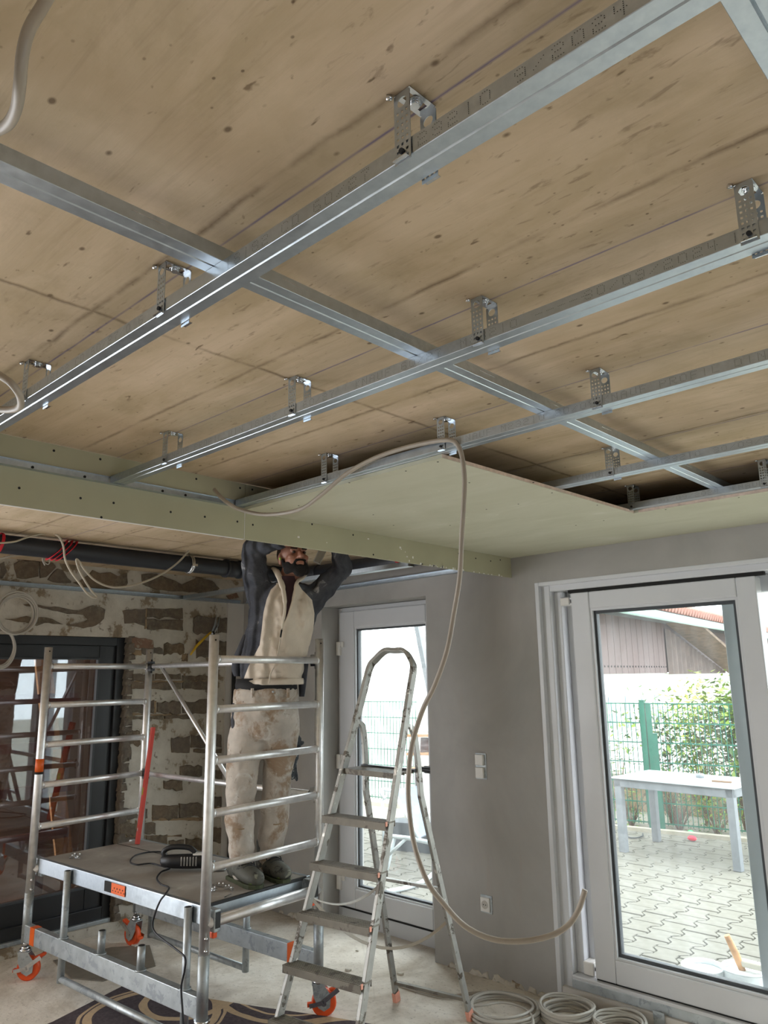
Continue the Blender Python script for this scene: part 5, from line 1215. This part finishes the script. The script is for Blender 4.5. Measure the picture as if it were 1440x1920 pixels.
# --- jacket: charcoal sleeves and sides, cream front, procedural colour blocking by position
a = N('colour_blocked_fleece', .9, 0, .15)
v = a.coord()
sep = a.n('ShaderNodeSeparateXYZ'); a.l(v, sep.inputs[0])
def dotn(vec, off):
    x_ = a.math('ADD', a.math('MULTIPLY', sep.outputs[0], vec.x), a.math('MULTIPLY', sep.outputs[1], vec.y)); return a.math('SUBTRACT', x_, off)
lc = dotn(Lm, Gm.dot(Lm)); fc = dotn(Fm, Gm.dot(Fm)); zc = sep.outputs[2]
def zr(stops):
    mr = a.n('ShaderNodeMapRange'); a.l(zc, mr.inputs[0]); mr.inputs[1].default_value = 1.5; mr.inputs[2].default_value = 2.3
    return a.ramp(mr.outputs[0], [((z_-1.5)/.8, g4(val)) for z_, val in stops])
def lz(px_, py_): p = mp(px_, py_, .08); return (p-Gm).dot(Lm), p.z
# front panel outline: left x, right x in pixels at heights y
PAN = [(1297, 448, 570), (1275, 456, 570), (1250, 466, 573), (1210, 487, 582), (1180, 491, 589), (1150, 494, 590), (1125, 500, 585), (1106, 508, 566), (1096, 518, 560)]
cs, ws = [], []
for y_, xa, xb in PAN:
    l_, z_ = lz(xa, y_); r_, _ = lz(xb, y_); cs.append((z_, (l_+r_)/2+.5)); ws.append((z_, (r_-l_)/2))
def thin(s_): return s_
cN = a.math('SUBTRACT', zr(cs), .5); wN = zr(ws)
ins = a.math('LESS_THAN', a.math('ABSOLUTE', a.math('SUBTRACT', lc, cN)), wN)
ins = a.math('MULTIPLY', ins, a.math('GREATER_THAN', fc, -.01)); ins = a.math('MULTIPLY', ins, a.math('LESS_THAN', zc, lz(540, 1093)[1]))
dk = a.ramp(a.noise(v, 9, 6, .65, .6), [(.35, srgb(58, 60, 66)), (.6, srgb(78, 80, 86)), (.62, srgb(92, 94, 98)), (.68, srgb(158, 158, 160))])
cm = a.ramp(a.noise(v, 8, 4), [(.3, srgb(192, 180, 164)), (.7, srgb(212, 201, 186))])
a.color(a.mix(ins, dk, cm))
wv = a.n('ShaderNodeTexWave'); wv.bands_direction = 'X'; wv.inputs['Scale'].default_value = 3.2; wv.inputs['Distortion'].default_value = 5; wv.inputs['Detail'].default_value = 2; wv.inputs['Detail Scale'].default_value = .8
a.l(a.coord((1.3, 1.3, .35)), wv.inputs['Vector']); a.bump(a.math('ADD', wv.outputs['Fac'], a.math('MULTIPLY', a.noise(v, 120, 2), .05)), .9, .022); M['jacket'] = a.m
jk = MB()
jk.rings([ring(509, 1283, 50, .100), ring(509, 1279, 56, .120), ring(509, 1264, 59, .130), ring(513, 1235, 61, .135), ring(522, 1195, 63, .138), ring(530, 1160, 66, .14), ring(533, 1135, 66, .135), ring(537, 1115, 60, .12), ring(541, 1100, 40, .10), ring(542, 1092, 27, .08)], 30)
jk.capsule(mp(494, 1135, 0), mp(480, 1085, .01), .082, .074, 16).capsule(mp(480, 1085, .01), elL, .074, .062, 16).capsule(elL, lerp(elL, wrL, .45), .062, .052, 16).capsule(lerp(elL, wrL, .45), lerp(elL, wrL, .90), .052, .038, 16)
jk.capsule(mp(576, 1135, 0), mp(607, 1102, .02), .076, .066, 16).capsule(mp(607, 1102, .02), elR, .066, .056, 16).capsule(elR, lerp(elR, wrR, .88), .056, .040, 16)
jk.capsule(mp(500, 1150, 0), mp(505, 1120, 0), .07, .06).capsule(mp(572, 1150, 0), mp(565, 1120, 0), .07, .06)
jo = jk.build('jacket', M['jacket'], man); remesh(jo, .009, 5, .030, .08)
# open collar, undershirt, zip
def surf(px_, py_, extra=0):
    # front of the jacket torso at that pixel
    t_ = [(1302, 508, 56, .118), (1270, 509, 60, .132), (1235, 513, 61, .135), (1195, 522, 63, .138), (1160, 530, 66, .14), (1135, 533, 66, .135), (1115, 537, 60, .12), (1100, 541, 42, .10), (1088, 542, 27, .085), (1060, 542, 27, .08)]
    cx, hw_, dp_ = 508, 56, .12
    for (y0, x0, h0, d0), (y1, x1, h1, d1_) in zip(t_, t_[1:]):
        if y1 <= py_ <= y0: k = (y0-py_)/(y0-y1); cx = x0+(x1-x0)*k; hw_ = h0+(h1-h0)*k; dp_ = d0+(d1_-d0)*k; break
    q_ = min(.98, abs(px_-cx)/hw_); f = dp_*math.sqrt(1-q_*q_); return mp(px_, py_, f+extra)
ts = MB(); rows = [(1080, 528, 552), (1090, 530, 555), (1100, 533, 556), (1120, 535, 550), (1140, 534, 545), (1160, 532, 538), (1172, 530.5, 533)]
vs = []; 
for y_, xa, xb in rows: vs += [surf(xa+(xb-xa)*k/4, y_, .022) for k in range(5)]
n5 = len(rows); ts.add(vs+[p-Fm*.03 for p in vs], [(5*i+k, 5*i+k+1, 5*i+5+k+1, 5*i+5+k) for i in range(n5-1) for k in range(4)]+[(5*n5+5*i+k, 5*n5+5*i+5+k, 5*n5+5*i+5+k+1, 5*n5+5*i+k+1) for i in range(n5-1) for k in range(4)], True)
ts.build('undershirt', M['tee'], man)
M['cream'] = plain('cream_fleece', (206, 196, 180), .9, 0, .05, 20, .1)
cl_ = MB()
cl_.tube(catmull([mp(513, 1066, -.02), mp(519, 1072, .05), surf(526, 1088, .026), surf(532, 1110, .026), surf(534.5, 1140, .026), surf(530.5, 1168, .026), surf(529, 1178, .024)], 5), [.016]*4+[.020]*5+[.018]*5+[.012]*5+[.008]*5+[.006]*5+[.005]*2, 8, flat=.6)
cl_.tube(catmull([mp(572, 1078, .0), mp(566, 1084, .05), surf(557, 1092, .026), surf(553, 1108, .026), surf(548, 1130, .026), surf(540, 1155, .026), surf(530, 1176, .024)], 5), [.014]*4+[.016]*5+[.012]*5+[.009]*5+[.007]*5+[.006]*5+[.005]*2, 8, flat=.6)
cl_.build('collar', M['cream'], man)
zp = MB().tube(catmull([surf(529, 1178, .020), surf(524, 1210, .018), surf(516, 1245, .018), surf(507, 1264, .018), surf(505, 1281, .016)], 6), .004, 6); zp.build('zip', plain('zip_tape', (178, 168, 152), .7), man)
MB().capsule(surf(528, 1182, .026), surf(526, 1194, .028), .005, .004, 8).build('zip_pull', M['dark'], man)
MB().rings([(mp(510, 1284, 0), Lm*.172, Fm*.128), (mp(510, 1281, 0), Lm*.178, Fm*.136), (mp(510, 1276, 0), Lm*.178, Fm*.136), (mp(510, 1272, 0), Lm*.172, Fm*.130)], 30).build('jacket_hem', M['jacket'], man)
MB().rings([ring(446, 1268, 7, .03, -.04), ring(443, 1256, 9, .04, -.04), ring(446, 1235, 10, .05, -.03), ring(462, 1190, 6, .04, -.02)], 12).build('jacket_flap', plain('charcoal_fleece', (60, 62, 68), .9), man)
MB().rings([ring(566, 1306, 5, .03, -.03), ring(567, 1285, 7, .04, -.03), ring(572, 1240, 7, .05, -.02)], 12).build('jacket_flap', bpy.data.materials['charcoal_fleece'], man)
# --- waistband, trousers
wbn = MB().rings([ring(500, 1300, 55, .120), ring(500, 1296, 57, .124), ring(499, 1284, 57, .124), ring(498, 1272, 54, .118)], 28); wbn.build('waistband', M['beltblack'], man)
tr_ = MB()
tr_.rings([ring(499, 1290, 58, .126), ring(498, 1305, 60, .130), ring(497, 1322, 61, .133), ring(497, 1345, 62, .138), ring(497, 1368, 62, .135), ring(498, 1385, 59, .11)], 28)
def leg_rings(L_): tr_.rings([(mp(x_, y_, f_), Lm*h_*PXM, Fm*d_) for x_, y_, h_, d_, f_ in L_], 20)
leg_rings([(474, 1340, 36, .11, 0), (466, 1380, 36, .11, .0), (458, 1420, 31, .10, .015), (453, 1470, 27, .09, .03), (450, 1520, 25, .083, .035), (449, 1545, 26, .082, .03), (451, 1562, 23, .075, .03), (453, 1590, 24, .075, .03), (454, 1612, 21, .066, .03), (453, 1640, 19, .064, .03), (454, 1650, 14, .05, .04)])
leg_rings([(521, 1340, 37, .11, 0), (524, 1380, 35, .11, -.01), (524, 1420, 30, .10, -.02), (519, 1470, 27, .09, -.04), (515, 1520, 26, .085, -.05), (514, 1545, 27, .083, -.05), (512, 1562, 26, .078, -.05), (508, 1590, 23, .072, -.05), (505, 1605, 20, .062, -.05), (503, 1622, 19, .062, -.05), (504, 1633, 14, .05, -.04)])
to = tr_.build('trousers', M['trouser'], man); remesh(to, .009, 4, .022, .075)
MB().rings([ring(441, 1380, 6, .05, .0), ring(440, 1350, 7, .06, .0), ring(443, 1318, 7, .05, 0)], 12).rings([ring(431, 1470, 4, .04, .03), ring(432, 1430, 5, .05, .01), ring(437, 1395, 5, .05, 0)], 12).build('side_panel', bpy.data.materials['charcoal_fleece'], man)
for y_, xa, xb, f_ in ((1553, 428, 472, .115), (1544, 500, 538, .035)):
    MB().tube(catmull([mp(xa, y_, f_-.05), mp((xa+xb)/2, y_+2, f_), mp(xb, y_-3, f_-.05)], 4), .003, 6).build('knee_seam', M['mortar'], man)
MB().ball(mp(512, 1297, .137), .006).build('button', M['galv_thick'], man)
for px_ in (473, 540): p = mp(px_, 1298, .118); MB().box((p.x-.006, p.y-.006, p.z-.028), (p.x+.006, p.y+.006, p.z+.02)).build('belt_loop', M['trouser'], man)
# gloves hanging from the pocket
gl_ = MB().rings([ring(545, 1462, 5, .02, -.02), ring(546, 1450, 9, .03, -.02), ring(549, 1425, 9, .03, -.02), ring(555, 1400, 9, .03, -.02), ring(556, 1385, 9, .03, -.02), ring(554, 1374, 5, .02, -.02)], 14)
for x0, y0, x1, y1 in ((560, 1395, 567, 1392), (552, 1440, 557, 1462), (546, 1440, 541, 1462), (558, 1412, 562, 1405)): gl_.capsule(mp(x0, y0, -.02), mp(x1, y1, -.01), .013, .009, 8)
go = gl_.build('work_gloves', M['glove'], man); remesh(go, .005, 1, .012, .03)
# boots
def boot(ank, toe, lab):
    ank = V(ank); toe = V(toe); d = (toe-ank); d.z = 0; L_ = d.length; d.normalize(); s_ = V((-d.y, d.x, 0)); B_ = lambda t_, z_: V((ank.x, ank.y, ZPL+z_))+d*t_
    bt = empty('boot', (0, 0, 0))
    up_ = MB()
    up_.rings([(B_(-.090, .056), s_*.024, ez*.036), (B_(-.078, .058), s_*.040, ez*.050), (B_(-.04, .058), s_*.045, ez*.052), (B_(.02, .056), s_*.047, ez*.050), (B_(.07, .052), s_*.050, ez*.046), (B_(.12, .046), s_*.051, ez*.040), (B_(.16, .043), s_*.047, ez*.036), (B_(.185, .040), s_*.036, ez*.028), (B_(.20, .038), s_*.018, ez*.016)], 18)
    up_.rings([(B_(.005, .05), s_*.050, d*.075), (B_(-.005, .09), s_*.050, d*.066), (B_(-.015, .13), s_*.049, d*.058), (B_(-.02, .165), s_*.050, d*.056), (B_(-.02, .18), s_*.046, d*.050)], 18)
    bpy.data.objects.remove(bt)
    o = up_.build('boot', M['boot'], man); remesh(o, .006, 3)
    so = MB().prism([(-.092, -.02), (-.085, -.038), (-.02, -.042), (.06, -.044), (.12, -.051), (.165, -.044), (.192, -.022), (.197, 0), (.192, .022), (.165, .044), (.12, .051), (.06, .044), (-.02, .042), (-.085, .038), (-.092, .02)], (ank.x, ank.y, ZPL), d, s_, ez, .0, .018, bev=.004)
    so.build('sole', plain('dark_olive_rubber_sole', (58, 64, 40), .8), o)
    MB().ball(B_(.158, .030), .036, .042, .018, Matrix((d, s_, ez)).transposed(), 12, 8).build('toe_cap', M['boot_green'], o)
    lc_ = MB()
    for k in range(4): x_ = .045+.022*k; z_ = .112-.009*k; lc_.tube(catmull([B_(x_, z_-.012)-s_*.034, B_(x_+.006, z_+.002-.001*k), B_(x_+.012, z_-.014)+s_*.034], 4), .0032, 6)
    lc_.tube(catmull([B_(.03, .098), B_(.045, .108)+s_*.03, B_(.06, .09)+s_*.045, B_(.05, .07)+s_*.05], 4), .003, 6).tube(catmull([B_(.03, .098), B_(.04, .11)-s_*.03, B_(.07, .09)-s_*.044], 4), .003, 6)
    lc_.build('laces', M['cable_black'], o)
aL = mp(450, 1660, .04); tL = aL+(Fm*.86+Lm*.50); aR = mp(501, 1643, -.045); tR = aR+(Fm*.86+Lm*.50)
boot(aL, tL, ''); boot(aR, tR, '')
# --- hammer in the raised hand
gripc = wrR+dR.normalized()*.095+(-Lm*.5-ez*.75).normalized()*.018
hmh = mp(600, 1042, .22)
hm = empty('hammer', hmh, 'grey metal headed tool held up beside the face of the worker', 'hammer')
da = (gripc-hmh).normalized()
MB().tube([hmh, gripc, gripc+da*.06], [.011, .014, .014], 10).build('handle', M['wood_pale'], hm)
ax_ = (Lm*.42+ez*.9).normalized()
MB().beam(hmh-ax_*.042, hmh+ax_*.038, .042, .040, upv=Fm, bev=.005).build('hammer_head', M['tread'], hm)
